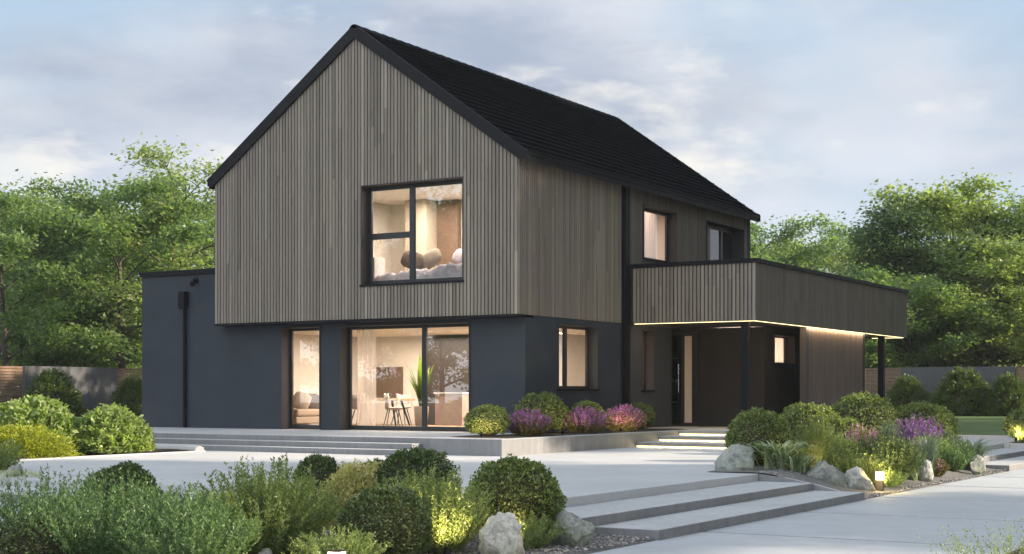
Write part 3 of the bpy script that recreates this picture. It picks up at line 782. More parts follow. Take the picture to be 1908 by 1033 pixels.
mb = MB(); mb.box((-.5, -1.0, .08), (.5, 1.0, .27)); mb.build('base', M['fabric'], t, .03)
mb = MB(); mb.box((-.3, -.98, .28), (.52, .0, .47)); mb.box((-.3, .01, .28), (.52, .98, .47)); mb.build('seat_cushion', M['fabric'], t, .05)
mb = MB(); mb.box((-.58, -1.0, .28), (-.3, 1.0, .8)); mb.build('backrest', M['fabric'], t, .06)
def pillow(name, loc, size, rot, mat, label, cat='cushion'):
    bm = bmesh.new(); bmesh.ops.create_uvsphere(bm, u_segments=20, v_segments=12, radius=.5)
    for v in bm.verts:
        p = v.co*2; sx = math.copysign(abs(p.x)**.55, p.x); sy = math.copysign(abs(p.y)**.55, p.y)
        v.co = Vector((sx*.5*size[0], sy*.5*size[1], p.z*.5*size[2]*(1-.5*min(1, abs(p.x*p.y)*2))))
    me = bpy.data.meshes.new(name); bm.to_mesh(me); bm.free(); me.polygons.foreach_set('use_smooth', [True]*len(me.polygons)); me.materials.append(mat)
    o = link_mesh(name, me, None, loc); o.rotation_euler = rot; return tag(o, label, cat)
pillow('cushion', (-8.3, 2.35, .72), (.5, .5, .2), (1.2, .3, .5), M['fabric'], 'beige knotted cushion propped on the sofa')
pillow('cushion', (-8.35, 2.9, .7), (.45, .45, .18), (1.3, .1, 1.0), M['dark_fabric'], 'brown cushion leaning behind the beige one on the sofa')
# bedroom
mb = MB(); mb.box((-6.5, 5.5, .03), (-4.7, 5.98, 2.5)); thing1(mb, 'tall_kitchen_unit', M['kitchen_dark'], 'tall dark kitchen unit at the back wall behind the pinkish island', 'kitchen unit', bevel=.008)
bd = empty('bed', (-3.3, 1.9, 2.86), 'bed with crumpled pale lilac bedding behind the gable window', 'bed')
mb = MB(); mb.box((-2.0, -1.2, 0), (1.6, 1.2, .62)); mb.build('bed_base', M['fabric'], bd, .03)
n = 44; vs = []; fs = []
for j in range(n):
    for i in range(n):
        x = -2.05 + 3.7*i/(n-1); y = -1.3 + 2.55*j/(n-1)
        z = 1.0 + .26*max(0, (x+1.6)/3.2) + .03*math.sin(x*7+y*3) + .025*math.sin(y*9-x*4+1) + .03*math.sin(x*17+y*13) + .02*math.sin(x*29-y*23) 
        e = min(1, 8*min(i/(n-1), 1-i/(n-1), j/(n-1), 1-j/(n-1))); vs.append((x, y, .5 + (z-.5)*e**.5))
for j in range(n-1):
    for i in range(n-1): fs.append((j*n+i, j*n+i+1, (j+1)*n+i+1, (j+1)*n+i))
mb = MB(); mb.add(vs, fs, True); mb.build('duvet', M['white_fabric'], bd)
pillow('pillow', (-4.15, 1.75, 4.30), (.62, .5, .2), (1.15, .35, .5), M['dark_fabric'], 'dark brown pillow propped on the bed', 'pillow')
pillow('pillow', (-3.75, 1.95, 4.33), (.62, .5, .2), (1.1, -.5, .2), M['pillow'], 'beige pillow leaning on the dark pillow on the bed', 'pillow')
pillow('pillow', (-3.15, 2.4, 4.40), (.5, .4, .18), (1.1, .45, -.3), M['white_fabric'], 'small white pillow at the far side of the bed', 'pillow')
mb = MB(); mb.box((-5.95, 3.9, 2.86), (-5.25, 4.58, 6.19)); thing1(mb, 'wardrobe', M['cream'], 'tall cream wardrobe at the back of the bedroom', 'wardrobe', bevel=.01)
mb = MB(); mb.box((-5.24, 4.4, 2.86), (-4.55, 4.58, 6.19)); thing1(mb, 'wall_panel', M['dark_in'], 'brown wall panel beside the cream wardrobe', 'wall panel', bevel=.01)
v = empty('flower_vase', (-5.0, 1.1, 4.35), 'glass vase of thin leafy stems at the left of the bedroom window', 'vase')
mb = MB(); mb.lathe([(0, 0), (.06, 0), (.08, .12), (.04, .25), (.05, .28)]); mb.build('vase', M['white'], v)
link_mesh('foliage', feather_mesh('vase_stems', M['lf_fea'], 9, 12, .55, .3, .05), v).location = (0, 0, .22)
mb = MB(); mb.box((-5.3, .9, 2.86), (-4.75, 1.35, 4.35)); thing1(mb, 'bedside_cabinet', M['white'], 'white bedside cabinet carrying the vase', 'cabinet', bevel=.01)

def area(name, loc, rot, sx, sy, power, c=(1, .76, .5), spread=math.pi):
    l = bpy.data.lights.new(name, 'AREA'); l.shape = 'RECTANGLE'; l.size = sx; l.size_y = sy; l.energy = power; l.color = c; l.spread = spread
    o = bpy.data.objects.new(name, l); col.objects.link(o); o.location = loc; o.rotation_euler = rot; return o
area('living_room_lamp', (-5.6, 3.6, 2.5), (0, 0, 0), 3, 2.5, 240, (1, .82, .66))
area('living_room_lamp', (-1.8, 4.2, 2.5), (0, 0, 0), 1.5, 2.5, 230, (1, .84, .7))
area('bedroom_lamp', (-4.0, 2.6, 6.1), (0, 0, 0), 2.5, 1.8, 215, (1, .84, .7))
area('side_room_lamp', (-1.4, 7.4, 6.1), (0, 0, 0), 1.5, 2, 60, (1, .76, .64))
area('service_lamp', (.6, 11.4, 1.9), (0, R_(-90), 0), 1.2, 2.6, 85, (1, .74, .58))
# canopy strip light (shines down beside the visible strip)
area('canopy_strip_lamp', (1.9, BY0+.3, ZB0+.0), (R_(40), 0, 0), 3.0, .04, 20, (1, .68, .36))
area('canopy_strip_lamp', (BX-.012, 11.6, ZB0-.02), (0, R_(35), R_(0)), .04, 8.0, 27, (1, .75, .45))

# ------------------------------------------------------------------ ground, terrace, court, path
def structure(mb, name, mat, bevel=0.0):
    o = mb.build(name, mat, None, bevel); o["kind"] = 'structure'; return o
n = 60; vs = []; fs = []
gx = np.concatenate([np.linspace(-400, -60, 10), np.linspace(-50, 50, 41), np.linspace(60, 300, 8)])
gy = np.concatenate([np.linspace(-200, -40, 8), np.linspace(-35, 50, 35), np.linspace(60, 400, 10)])
def sstep(a, b, x):
    t = min(1, max(0, (x-a)/(b-a))); return t*t*(3-2*t)
for y in gy:
    for x in gx:
        h = -.78 + .70*max(sstep(12, 24, y), sstep(-8, -16, x)*sstep(-22, -6, y))
        vs.append((x, y, h))
nx = len(gx)
for j in range(len(gy)-1):
    for i in range(nx-1): fs.append((j*nx+i, j*nx+i+1, (j+1)*nx+i+1, (j+1)*nx+i))
mb = MB(); mb.add(vs, fs, True); structure(mb, 'ground', M['soil'])
# lawn behind the drive and beside the annex
def sheet(name, x0, x1, y0, y1, hf, mat, nx=24, ny=24):
    vs = []; fs = []
    for j in range(ny+1):
        for i in range(nx+1):
            x = x0 + (x1-x0)*i/nx; y = y0 + (y1-y0)*j/ny; vs.append((x, y, hf(x, y)))
    for j in range(ny):
        for i in range(nx): fs.append((j*(nx+1)+i, j*(nx+1)+i+1, (j+1)*(nx+1)+i+1, (j+1)*(nx+1)+i))
    mb = MB(); mb.add(vs, fs, True); return structure(mb, name, mat)
sheet('lawn', -30, 30, 13.6, 33.2, lambda x, y: -.30 + .32*sstep(13.6, 22, y), M['lawn'])
sheet('lawn', -31, -12.4, -12, 13.55, lambda x, y: -.2 + .21*sstep(-10, 4, y), M['lawn'])
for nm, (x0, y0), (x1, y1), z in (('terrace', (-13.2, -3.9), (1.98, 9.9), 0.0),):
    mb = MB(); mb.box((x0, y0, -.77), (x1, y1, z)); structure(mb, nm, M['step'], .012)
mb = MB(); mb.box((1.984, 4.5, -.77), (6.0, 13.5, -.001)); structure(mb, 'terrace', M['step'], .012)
mb = MB(); mb.box((-4.7, -14.12, -.77), (8.75, 2.04, -.34)); mb.box((6.004, 2.30, -.77), (8.75, 13.5, -.341)); mb.box((-7.2, -5.2, -.77), (-4.702, -3.6, -.342))
structure(mb, 'courtyard', M['pale'], .008)
# steps
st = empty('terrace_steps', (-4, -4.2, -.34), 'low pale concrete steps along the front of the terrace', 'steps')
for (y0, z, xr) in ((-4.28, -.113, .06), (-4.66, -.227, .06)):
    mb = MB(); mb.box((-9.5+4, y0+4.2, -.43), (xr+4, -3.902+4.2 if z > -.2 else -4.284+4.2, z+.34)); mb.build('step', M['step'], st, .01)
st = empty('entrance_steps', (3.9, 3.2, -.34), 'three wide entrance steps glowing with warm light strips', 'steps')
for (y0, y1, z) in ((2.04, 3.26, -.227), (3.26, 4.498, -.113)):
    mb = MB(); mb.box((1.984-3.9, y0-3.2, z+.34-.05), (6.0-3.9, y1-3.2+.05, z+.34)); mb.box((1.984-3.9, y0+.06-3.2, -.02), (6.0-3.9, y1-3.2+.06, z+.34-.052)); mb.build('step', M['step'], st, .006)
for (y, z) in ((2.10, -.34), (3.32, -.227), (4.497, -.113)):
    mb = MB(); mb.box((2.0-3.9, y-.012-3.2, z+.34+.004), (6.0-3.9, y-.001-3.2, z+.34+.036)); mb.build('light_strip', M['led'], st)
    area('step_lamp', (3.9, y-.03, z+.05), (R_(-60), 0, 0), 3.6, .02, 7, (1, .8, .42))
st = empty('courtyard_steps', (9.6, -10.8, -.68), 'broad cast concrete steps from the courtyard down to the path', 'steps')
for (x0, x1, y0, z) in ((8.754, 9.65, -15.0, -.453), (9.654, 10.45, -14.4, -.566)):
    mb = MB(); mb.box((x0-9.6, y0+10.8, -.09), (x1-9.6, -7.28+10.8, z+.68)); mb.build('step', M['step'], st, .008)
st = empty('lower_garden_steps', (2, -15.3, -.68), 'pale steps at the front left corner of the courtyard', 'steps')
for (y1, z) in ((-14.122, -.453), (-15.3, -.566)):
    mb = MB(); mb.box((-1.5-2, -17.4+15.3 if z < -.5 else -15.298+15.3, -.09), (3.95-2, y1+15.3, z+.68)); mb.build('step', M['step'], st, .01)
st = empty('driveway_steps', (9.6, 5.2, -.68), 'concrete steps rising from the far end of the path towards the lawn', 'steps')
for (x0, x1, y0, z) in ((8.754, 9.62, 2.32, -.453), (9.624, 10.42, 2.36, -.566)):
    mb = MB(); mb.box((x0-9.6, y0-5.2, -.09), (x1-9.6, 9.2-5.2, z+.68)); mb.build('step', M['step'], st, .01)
# path slabs
mb = MB()
for k in range(-7, 14):
    y0 = -13.18 + 3.31*k
    mb.box((10.43, y0+.06, -.80), (13.95, y0+3.31-.06, -.68))
structure(mb, 'path', M['path'], .006)
mb = MB(); mb.box((10.44, -36, -.80), (13.94, 32, -.705)); structure(mb, 'path', M['joint'])
# kerbs
mb = MB(); mb.box((-4.9, -20, -.7), (-4.705, -5.2, -.315)); structure(mb, 'kerb', M['kerb'], .02)
mb = MB(); mb.tube([(-4.85, -5.25, -.33), (-5.6, -5.0, -.33), (-6.3, -4.85, -.33), (-8.5, -4.8, -.33)], [.12, .13, .12, .12], 8); structure(mb, 'kerb', M['kerb'])
mb = MB(); mb.box((8.905, 9.2, -.6), (14, 9.32, -.33)); mb.box((8.76, 9.2, -.6), (8.9, 16, -.3)); structure(mb, 'kerb', M['kerb'], .01)
mb = MB(); mb.box((4.0, 13.5, -.6), (8.75, 13.62, -.26)); structure(mb, 'kerb', M['kerb'], .01)
# planting beds
def bed(name, x0, x1, y0, y1, hf, mat, nx=30, ny=30):
    o = sheet(name, 0, 1, y0, y1, lambda u, y: 0, mat, nx, ny)
    for v in o.data.vertices:
        a = x0(v.co.y) if callable(x0) else x0
        v.co.x = a + (x1-a)*v.co.x; v.co.z = hf(v.co.x, v.co.y)
    return o
def wob(x, y): return .02*math.sin(x*2.3+y)+.015*math.sin(y*3.1-x*1.7)
bed('planting_bed', lambda y: 7.85 - .09*(y+7.27) - .1*math.sin(y*.9), 10.445, -7.25, 2.31, lambda x, y: (-.325 if x < 8.75 else -.33 - .335*sstep(8.72, 10.3, x)) + wob(x, y)*.5*(x < 10.2) - .05*sstep(10.25, 10.44, x), M['gravel'], 40, 60)
bed('planting_bed', 3.96, 10.445, -24, -14.13, lambda x, y: -.66 + wob(x, y)*.5*(x < 10.1) - .05*sstep(10.2, 10.44, x), M['gravel'], 40, 40)
bed('planting_bed', -16, -4.91, -22, -5.0, lambda x, y: -.32 + wob(x, y), M['soil'])
bed('planting_bed', -6, -1.51, -22, -14.13, lambda x, y: -.6 + wob(x, y), M['soil'])
bed('planting_bed', 8.91, 16, 9.33, 15, lambda x, y: -.31 + wob(x, y), M['soil'])
bed('planting_bed', .3, 1.75, -3.3, 5.8, lambda x, y: .008 + abs(wob(x, y))*.4, M['soil'])
bed('planting_bed', 13.97, 20, -24, -9, lambda x, y: -.68 + wob(x, y)*.4, M['soil'])
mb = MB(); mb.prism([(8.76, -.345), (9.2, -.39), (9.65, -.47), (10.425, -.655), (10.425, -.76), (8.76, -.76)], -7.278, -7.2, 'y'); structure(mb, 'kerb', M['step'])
# loose pebbles at the steps
def pebbles(name, n, area_fn, size):
    t = (1+5**.5)/2
    ico = unit(np.array([(-1,t,0),(1,t,0),(-1,-t,0),(1,-t,0),(0,-1,t),(0,1,t),(0,-1,-t),(0,1,-t),(t,0,-1),(t,0,1),(-t,0,-1),(-t,0,1)], float))
    F = np.array([(0,11,5),(0,5,1),(0,1,7),(0,7,10),(0,10,11),(1,5,9),(5,11,4),(11,10,2),(10,7,6),(7,1,8),(3,9,4),(3,4,2),(3,2,6),(3,6,8),(3,8,9),(4,9,5),(2,4,11),(6,2,10),(8,6,7),(9,8,1)])
    V = []; FF = []
    for i in range(n):
        p = area_fn(); s = size*rng.uniform(.5, 1.4)
        q = ico*(1+rng.normal(size=(12, 1))*.14)*np.array([1, rng.uniform(.6, 1), rng.uniform(.4, .7)])*s
        a = rng.uniform(0, 6.28); c, sn_ = math.cos(a), math.sin(a)
        q = np.stack([q[:,0]*c-q[:,1]*sn_, q[:,0]*sn_+q[:,1]*c, q[:,2]], 1)
        V.append(q + np.array(p)); FF.append(F + 12*i)
    me = bpy.data.meshes.new(name); me.from_pydata(np.concatenate(V).tolist(), [], np.concatenate(FF).tolist()); me.materials.append(M['pebble'])
    o = link_mesh(name, me); o["kind"] = 'stuff'; return o
def a1():
    x = rng.uniform(8.6, 10.42); y = rng.uniform(-18.5, -14.42); return (x, y, -.655+wob(x, y)*.5)
pebbles('gravel', 3200, a1, .016)
def a2():
    x = rng.uniform(8.7, 10.40); y = rng.uniform(-7.25, 2.2); return (x, y, -.335-.33*sstep(8.72, 10.2, x)+wob(x, y)*.6)
pebbles('gravel', 3800, a2, .02)

# ------------------------------------------------------------------ fences
def slat_fence(loc, rz, length, label, mat):
    e = empty('slat_fence', loc, label, 'fence', 'timber slat fence sections', rz)
    mb = MB(); n = 17
    for k in range(n):
        z = .05 + k*(2.0/n); mb.box((0, -.012 - random.uniform(0, .004), z), (length, .012, z+.095))
    mb.build('slat_panel', mat, e)
    for k in range(int(length//2.2)+1):
        mb = MB(); x = min(k*2.2, length-.08); mb.box((x, .014, 0), (x+.08, .1, 2.04)); mb.build('post', M['bark'], e)
    return e
def con_wall(loc, rz, length, label, seams):
    e = empty('concrete_wall', loc, label, 'garden wall', 'concrete garden wall sections', rz)
    k = length/seams
    for i in range(seams):
        mb = MB(); mb.box((i*k+.004, -.1, 0), ((i+1)*k-.004, .1, 2.05)); mb.build('panel', M['fencecon'], e)
    return e
slat_fence((-30.35, 1.5, 0), R_(90), 10.05, 'horizontal timber slat fence at the far left behind the clipped bushes', M['fencewood_back'])
con_wall((-30.35, 11.57, 0), R_(90), 4.98, 'smooth grey concrete wall panel at the left between two timber fences', 3)
slat_fence((-30.35, 16.57, 0), R_(90), 9.0, 'short stretch of timber slat fence against the dark annex', M['fencewood_back'])
slat_fence((-7.0, 33.4, 0), 0, 6.07, 'timber slat fence seen behind the canopy posts', M['fencewood_back'])
con_wall((-.91, 33.4, 0), 0, 4.73, 'pale concrete wall with vertical seams behind the right bushes', 5)
slat_fence((3.84, 33.4, 0), 0, 10.0, 'timber slat fence at the far right edge beyond the lawn', M['fencewood_back'])

# ------------------------------------------------------------------ rocks
def rock(loc, size, mat, seed, label, rz=0.0, flat=.8, cuts=13, taper=.28):
    rd = random.Random(seed); bm = bmesh.new(); bmesh.ops.create_icosphere(bm, subdivisions=5, radius=1)
    pl = []
    for i in range(cuts):
        d = Vector((rd.gauss(0, 1), rd.gauss(0, 1), rd.gauss(.2, .8))).normalized(); pl.append((d, rd.uniform(.5, .85)))
    from mathutils import noise as mn
    off = Vector((seed*3.1, seed*1.7, 0))
    for v in bm.verts:
        p = v.co.copy()
        for d, k in pl:
            q = p.dot(d) - k
            if q > 0: p -= d*q*.97
        nn = mn.fractal(p*1.6+off, 1.0, 2.0, 5)*.10 + mn.fractal(p*5+off, .8, 2.0, 6)*.055
        v.co = p*(1+nn*1.35)
    xs = [v.co.x for v in bm.verts]; ys = [v.co.y for v in bm.verts]; zs_ = [v.co.z for v in bm.verts]
    for v in bm.verts:
        v.co.x = (v.co.x-min(xs))/(max(xs)-min(xs))-.5; v.co.y = (v.co.y-min(ys))/(max(ys)-min(ys))-.5
        z = (v.co.z-min(zs_))/(max(zs_)-min(zs_)); v.co.z = (z-.22)/.78
        tp = 1 - taper*max(0, v.co.z); v.co = Vector((v.co.x*size[0]*tp, v.co.y*size[1]*tp, v.co.z*size[2]))
    me = bpy.data.meshes.new('rock'); bm.to_mesh(me); bm.free(); me.materials.append(mat)
    me.polygons.foreach_set('use_smooth', [True]*len(me.polygons))
    o = link_mesh('rock', me, None, loc); o.rotation_euler = (0, 0, rz); return tag(o, label, 'rock', 'rocks among the planting')
rock((9.88, -16.7, -.67), (.52, .46, .44), M['rock'], 3, 'bright white angular rock at the front of the bed below the clipped ball', .5)
rock((10.02, -15.55, -.67), (.6, .5, .38), M['rock2'], 8, 'grey-green wedge-shaped rock beside the lowest concrete step', .2)
rock((6.6, -17.0, -.67), (.3, .25, .2), M['rock'], 5, 'small pale rock half hidden between two feathery bushes', .2)
rock((8.2, -18.2, -.67), (.26, .22, .13), M['rock'], 6, 'tip of a white rock at the bottom edge of the bed', 1.0)
rock((8.17, -6.75, -.36), (.78, .55, .46), M['rock2'], 11, 'grey peaked rock at the courtyard edge above the top step', .55)
rock((9.45, -6.1, -.62), (.8, .6, .46), M['rock2'], 14, 'long lichen-covered boulder at the end of the middle step', .9)
rock((9.85, -5.75, -.64), (.55, .45, .38), M['rock'], 15, 'white streaked boulder leaning on the lichen-covered one', .1)
rock((10.08, -2.7, -.66), (.32, .26, .40), M['rock'], 17, 'upright beige rock beside the pink flowers along the path', .4)
rock((10.2, .5, -.62), (.42, .3, .34), M['rock2'], 21, 'rounded grey rock beneath the arching blue blades', .8)
rock((9.95, 9.62, -.33), (.5, .4, .50), M['rock'], 24, 'white pointed rock in front of the far right shrub', .6)
rock((-.6, -13.75, -.36), (.3, .25, .2), M['rock2'], 27, 'small mottled rock on the left courtyard edge', .6)

# ------------------------------------------------------------------ lamps in the garden
def bollard(loc, label, h=.31):
    e = empty('bollard_lamp', loc, label, 'garden lamp', 'low glowing bollard lamps')
    mb = MB(); mb.box((-.055, -.055, 0), (.055, .055, h-.15)); mb.build('lamp_post', M['reveal'], e, .004)
    mb = MB(); mb.box((-.055, -.055, h-.148), (.055, .055, h-.012)); mb.build('lamp_glow', M['lampglow'], e, .006)
    mb = MB(); mb.box((-.058, -.058, h-.011), (.058, .058, h)); mb.build('lamp_cap', M['metal'], e, .003)
    l = bpy.data.lights.new('bollard_light', 'POINT'); l.energy = 11; l.color = (1, .74, .3); l.shadow_soft_size = .09
    o = bpy.data.objects.new('bollard_light', l); col.objects.link(o); o.location = (loc[0]+.1, loc[1]-.16, loc[2]+h-.05)
def uplight(loc, target, power, label, size=110, c=(1, .78, .38)):
    e = empty('garden_spotlight', loc, label, 'garden spotlight', 'small spotlights hidden in the planting')
    d = (Vector(target)-Vector(loc)).normalized()
    mb = MB(); mb.tube([Vector((0, 0, -.03)), Vector((0, 0, .04))], .012, 6); mb.tube([Vector((0, 0, .05))-d*.05, Vector((0, 0, .05))+d*.03], .032, 10); mb.build('lamp_housing', M['metal'], e)
    mb = MB(); mb.tube([Vector((0, 0, .05))+d*.0301, Vector((0, 0, .05))+d*.033], .026, 10); mb.build('lamp_lens', M['lampglow'], e)
    l = bpy.data.lights.new('garden_spot', 'SPOT'); l.energy = power*2.6; l.color = c; l.spot_size = R_(size); l.spot_blend = .7; l.shadow_soft_size = .05
    o = bpy.data.objects.new('garden_spot', l); col.objects.link(o); o.location = Vector(loc)+Vector((0, 0, .05))+d*.05
    o.rotation_euler = d.to_track_quat('-Z', 'Y').to_euler()
bollard((10.1, -5.40, -.66), 'low square lamp glowing among grasses beside the path', .32)
bollard((9.83, -19.2, -.66), 'low square lamp glowing at the bottom edge in front of the dark ball', .28)
uplight((9.62, -17.25, -.63), (9.3, -16.8, .0), 11, 'spotlight under the feathery bush beside the white rock')
uplight((9.75, -16.25, -.63), (9.4, -15.7, -.1), 14, 'spotlight lighting the clipped ball behind the white rock')
uplight((9.15, -5.95, -.5), (8.95, -5.2, .3), 40, 'spotlight under the pale grass behind the boulders')
uplight((9.95, -4.95, -.62), (9.5, -3.9, 0), 26, 'spotlight beside the glowing square lamp')
uplight((1.15, -3.35, .03), (.8, -2.6, .4), 10, 'spotlight below the first clipped ball on the terrace edge')
uplight((1.6, -.75, .03), (.9, .0, .5), 12, 'spotlight between the first and second purple bushes')
uplight((1.62, 2.0, .03), (1.2, 2.7, .4), 12, 'spotlight below the last purple bush on the terrace edge', c=(1, .7, .25))
uplight((-1.75, -13.45, -.58), (-2.1, -12.8, .1), 16, 'spotlight under the shrub at the far left')
uplight((9.0, 9.5, -.28), (8.95, 10.2, .2), 18, 'spotlight in front of the shrub at the far right')

# ------------------------------------------------------------------ shrubs and flowers
BOX = [ball_mesh('box_ball_leaves', M['lf_box'], 8500, .043, rough=.085), ball_mesh('box_ball_leaves', M['lf_box'], 8500, .045, rough=.1)]
BOXDK = [ball_mesh('dark_ball_leaves', M['lf_boxdk'], 10000, .04, rough=.085), ball_mesh('dark_ball_leaves', M['lf_boxdk'], 9500, .041, rough=.1)]
CORE = core_mesh('branch_core', M['twig'])
def ball(loc, d, h, label, kind=0, dark=False):
    s = (d, d, h/.93)
    return place('clipped_ball_bush', [('foliage', (BOXDK if dark else BOX)[kind]), ('branch_core', CORE)], loc, s, label, 'bush', 'round clipped bushes')
# foreground bed
ball((9.30, -15.5, -.66), 1.04, .92, 'large green clipped ball with a yellow-lit base beside the courtyard steps', 0)
ball((9.15, -17.6, -.66), .90, .70, 'dark clipped ball behind the lamp at the bottom of the picture', 0, True)
ball((6.05, -14.75, -.66), .66, .85, 'small dark clipped ball behind the olive feathery bush', 1, True)
ball((7.36, -14.6, -.66), 1.06, .95, 'wide dark clipped ball behind the pale yellow shrub', 1, True)
ball((6.72, -14.5, -.66), .5, .79, 'smallest olive clipped ball between two dark clipped balls', 1)
ball((5.07, -17.0, -.66), .86, .80, 'dark clipped ball rising out of the blue-green bushes at the left', 0, True)
ball((7.1, -19.9, -.66), .92, .52, 'brownish dark clipped ball in the bottom left corner', 1, True)
def feather(loc, size, label, mat, stems=150, per=60, h=1., rad=.5, leaf=.05, lean=.55, name='feathery_bush', group='feathery bushes in the front bed'):
    return place(name, [('foliage', feather_mesh('feathery_leaves', mat, stems, per, h, rad, leaf, lean))], loc, size, label, 'bush', group)
feather((7.95, -17.9, -.66), 1.0, 'tall olive feathery bush in front of the courtyard', M['lf_fea'], 330, 85, 1.04, .6, .042)
feather((8.55, -19.6, -.66), 1.0, 'low blue-green feathery bush at the bottom beside the olive one', M['lf_feadk'], 280, 75, .84, .55, .036)
feather((7.5, -19.5, -.66), 1.0, 'wide blue-green feathery bush in front of the dark ball at the left', M['lf_feadk'], 380, 80, .95, .72, .036)
feather((6.45, -19.3, -.66), 1.0, 'blue-green feathery bush cut by the left edge', M['lf_feadk'], 280, 75, .92, .55, .036)
feather((7.6, -18.75, -.66), 1.0, 'mid green feathery bush between the blue-green and olive ones', M['lf_feadk'], 280, 75, .78, .55, .036)
feather((9.15, -16.75, -.66), 1.0, 'soft green feathery bush with a yellow glow beside the white rock', M['lf_fea'], 300, 80, .92, .52, .036)
place('yellow_shrub', [('foliage', mound_mesh('yellow_leaves', M['lf_yel'], 9000, .045, .8))], (6.83, -14.95, -.66), (.98, .98, .98), 'pale yellow shrub glowing between the dark clipped balls', 'shrub')
place('low_shrub', [('foliage', feather_mesh('low_leaves', M['lf_fea'], 130, 50, .6, .45, .04, .8))], (8.2, -15.9, -.66), 1.0, 'low green shrub filling the gap under the wide dark ball', 'shrub')
feather((9.25, -18.45, -.66), 1.0, 'low olive tuft beside the bottom lamp under the tall olive bush', M['lf_fea'], 200, 55, .42, .4, .034, .6)
feather((6.9, -16.4, -.66), 1.0, 'olive feathery bush filling in behind the tall olive one', M['lf_fea'], 240, 70, .75, .55, .04)
feather((8.1, -15.75, -.66), 1.0, 'pale olive feathery bush between the wide dark ball and the lit ball', M['lf_fea'], 240, 70, .78, .5, .036)
feather((9.75, -16.05, -.66), 1.0, 'low yellowish shrub at the base of the large clipped ball', M['lf_fea'], 130, 50, .42, .36, .034, .7)
# left bed
place('light_green_shrub', [('foliage', mound_mesh('light_leaves', M['lf_light'], 9000, .075, .62))], (-7.15, -7.9, -.3), (2.15, 2.15, 1.7), 'big light green leafy shrub at the left edge behind the golden one', 'shrub', 'light green shrubs by the annex')
place('light_green_shrub', [('foliage', mound_mesh('light_leaves', M['lf_light'], 8000, .06, .62))], (-6.0, -6.75, -.3), (1.85, 1.85, 1.48), 'light green leafy shrub beside the left end of the terrace steps', 'shrub', 'light green shrubs by the annex')
place('golden_shrub', [('foliage', spray_mesh('golden_needles', M['lf_gold'], 620, 30, .52, 1.05, .07, 1.9))], (-5.75, -9.35, -.32), (1.02, 1.02, .78), 'low spreading golden yellow shrub along the left kerb', 'shrub')
feather((-2.25, -12.9, -.5), 1.0, 'yellow-lit shrub cut by the left edge above the front bed', M['lf_fea'], 130, 60, .85, .5, .055, group='shrubs by the courtyard kerb')
place('white_flowers', [('foliage', mound_mesh('flower_leaves', M['lf_light'], 1200, .03, .5)), ('flowers', mound_mesh('white_petals', M['fl_white'], 1600, .03, .54))], (-.4, -13.9, -.4), (.95, .6, .32), 'patch of small cream flowers at the left end of the courtyard', 'flowers')
# planter on the terrace edge
ball((.82, -2.6, 0), .95, .70, 'first clipped ball at the front corner of the terrace edge, lit from below', 0)
ball((.45, .3, 0), 1.18, .97, 'tallest clipped ball on the terrace edge between two purple bushes', 1)
ball((.60, 2.2, 0), .88, .76, 'clipped ball behind the second purple bush on the terrace edge', 0)
ball((.75, 4.75, 0), .80, .70, 'last clipped ball on the terrace edge next to the entrance', 1)
def flowerbush(loc, d, h, fl, leafm, label, ns=190, group=None):
    return place('flowering_bush', [('foliage', feather_mesh('flower_bush_leaves', leafm, 170, 46, h*1.0, d*.52, .042, .5)), ('flowers', spikes_mesh('flower_spikes', fl, ns, h, d*.5, 26, .036))], loc, 1.0, label, 'flowers', group)
flowerbush((1.22, -1.6, 0), 1.1, .62, M['fl_magenta'], M['lf_red'], 'first purple heather bush right of the front clipped ball on the terrace edge', group='purple bushes on the terrace edge')
flowerbush((1.25, .85, 0), 1.25, .64, M['fl_magenta'], M['lf_red'], 'middle purple heather bush in front of the house window', group='purple bushes on the terrace edge')
flowerbush((1.2, 3.0, 0), 1.2, .66, M['fl_magenta'], M['lf_red'], 'third purple heather bush with an orange glow next to the last clipped ball', group='purple bushes on the terrace edge')
# right bed
ball((7.9, -5.1, -.34), 1.12, 1.02, 'big clipped ball beside the entrance steps behind the peaked rock', 0)
ball((7.9, -2.9, -.34), 1.0, 1.10, 'clipped ball behind the tall pale grass', 1)
ball((7.5, 1.75, -.34), 1.5, 1.30, 'broad clipped ball in front of the boarded screen', 0)
ball((8.35, -2.2, -.40), 1.1, .90, 'lower clipped ball between the pale grass and the pink flowers', 1)
ball((8.45, 2.9, -.36), 1.5, 1.12, 'wide clipped ball behind the violet flowers', 0)
ball((7.0, .2, -.34), 1.2, 1.05, 'clipped ball half hidden at the middle of the right bed', 1)
def blades(name, loc, label, mat, n, h, spread, w, droop=.6, hv=.35, cat='grass', group=None):
    return place(name, [('blades', blades_mesh(name+'_blades', mat, n, h, spread, w, droop, hv=hv))], loc, 1.0, label, cat, group)
blades('ornamental_grass', (8.95, -5.2, -.42), 'tall pale ornamental grass glowing yellow behind the boulders', M['lf_grass'], 520, 1.0, .55, .013, .3, .5)
blades('ornamental_grass', (9.85, -5.1, -.64), 'thin yellow grass directly behind the glowing square lamp', M['lf_grass'], 220, .6, .36, .012, .25, .4)
blades('ornamental_grass', (10.0, -2.2, -.60), 'upright grey-green grass clump beside the path', M['lf_blue'], 330, .86, .32, .013, .2, .4)
blades('ornamental_grass', (9.3, -2.4, -.5), 'grey grass blades between the pink and the violet flowers', M['lf_blue'], 160, 1.05, .35, .012, .2, .4)
blades('variegated_grass', (8.62, -6.0, -.40), 'arching white-striped strap leaves between the grey rocks', M['lf_strap'], 170, .62, .9, .05, .95)
blades('variegated_grass', (9.02, -6.15, -.46), 'smaller striped strap-leaved tuft beside the lichen boulder', M['lf_strap'], 110, .45, .6, .036, .95)
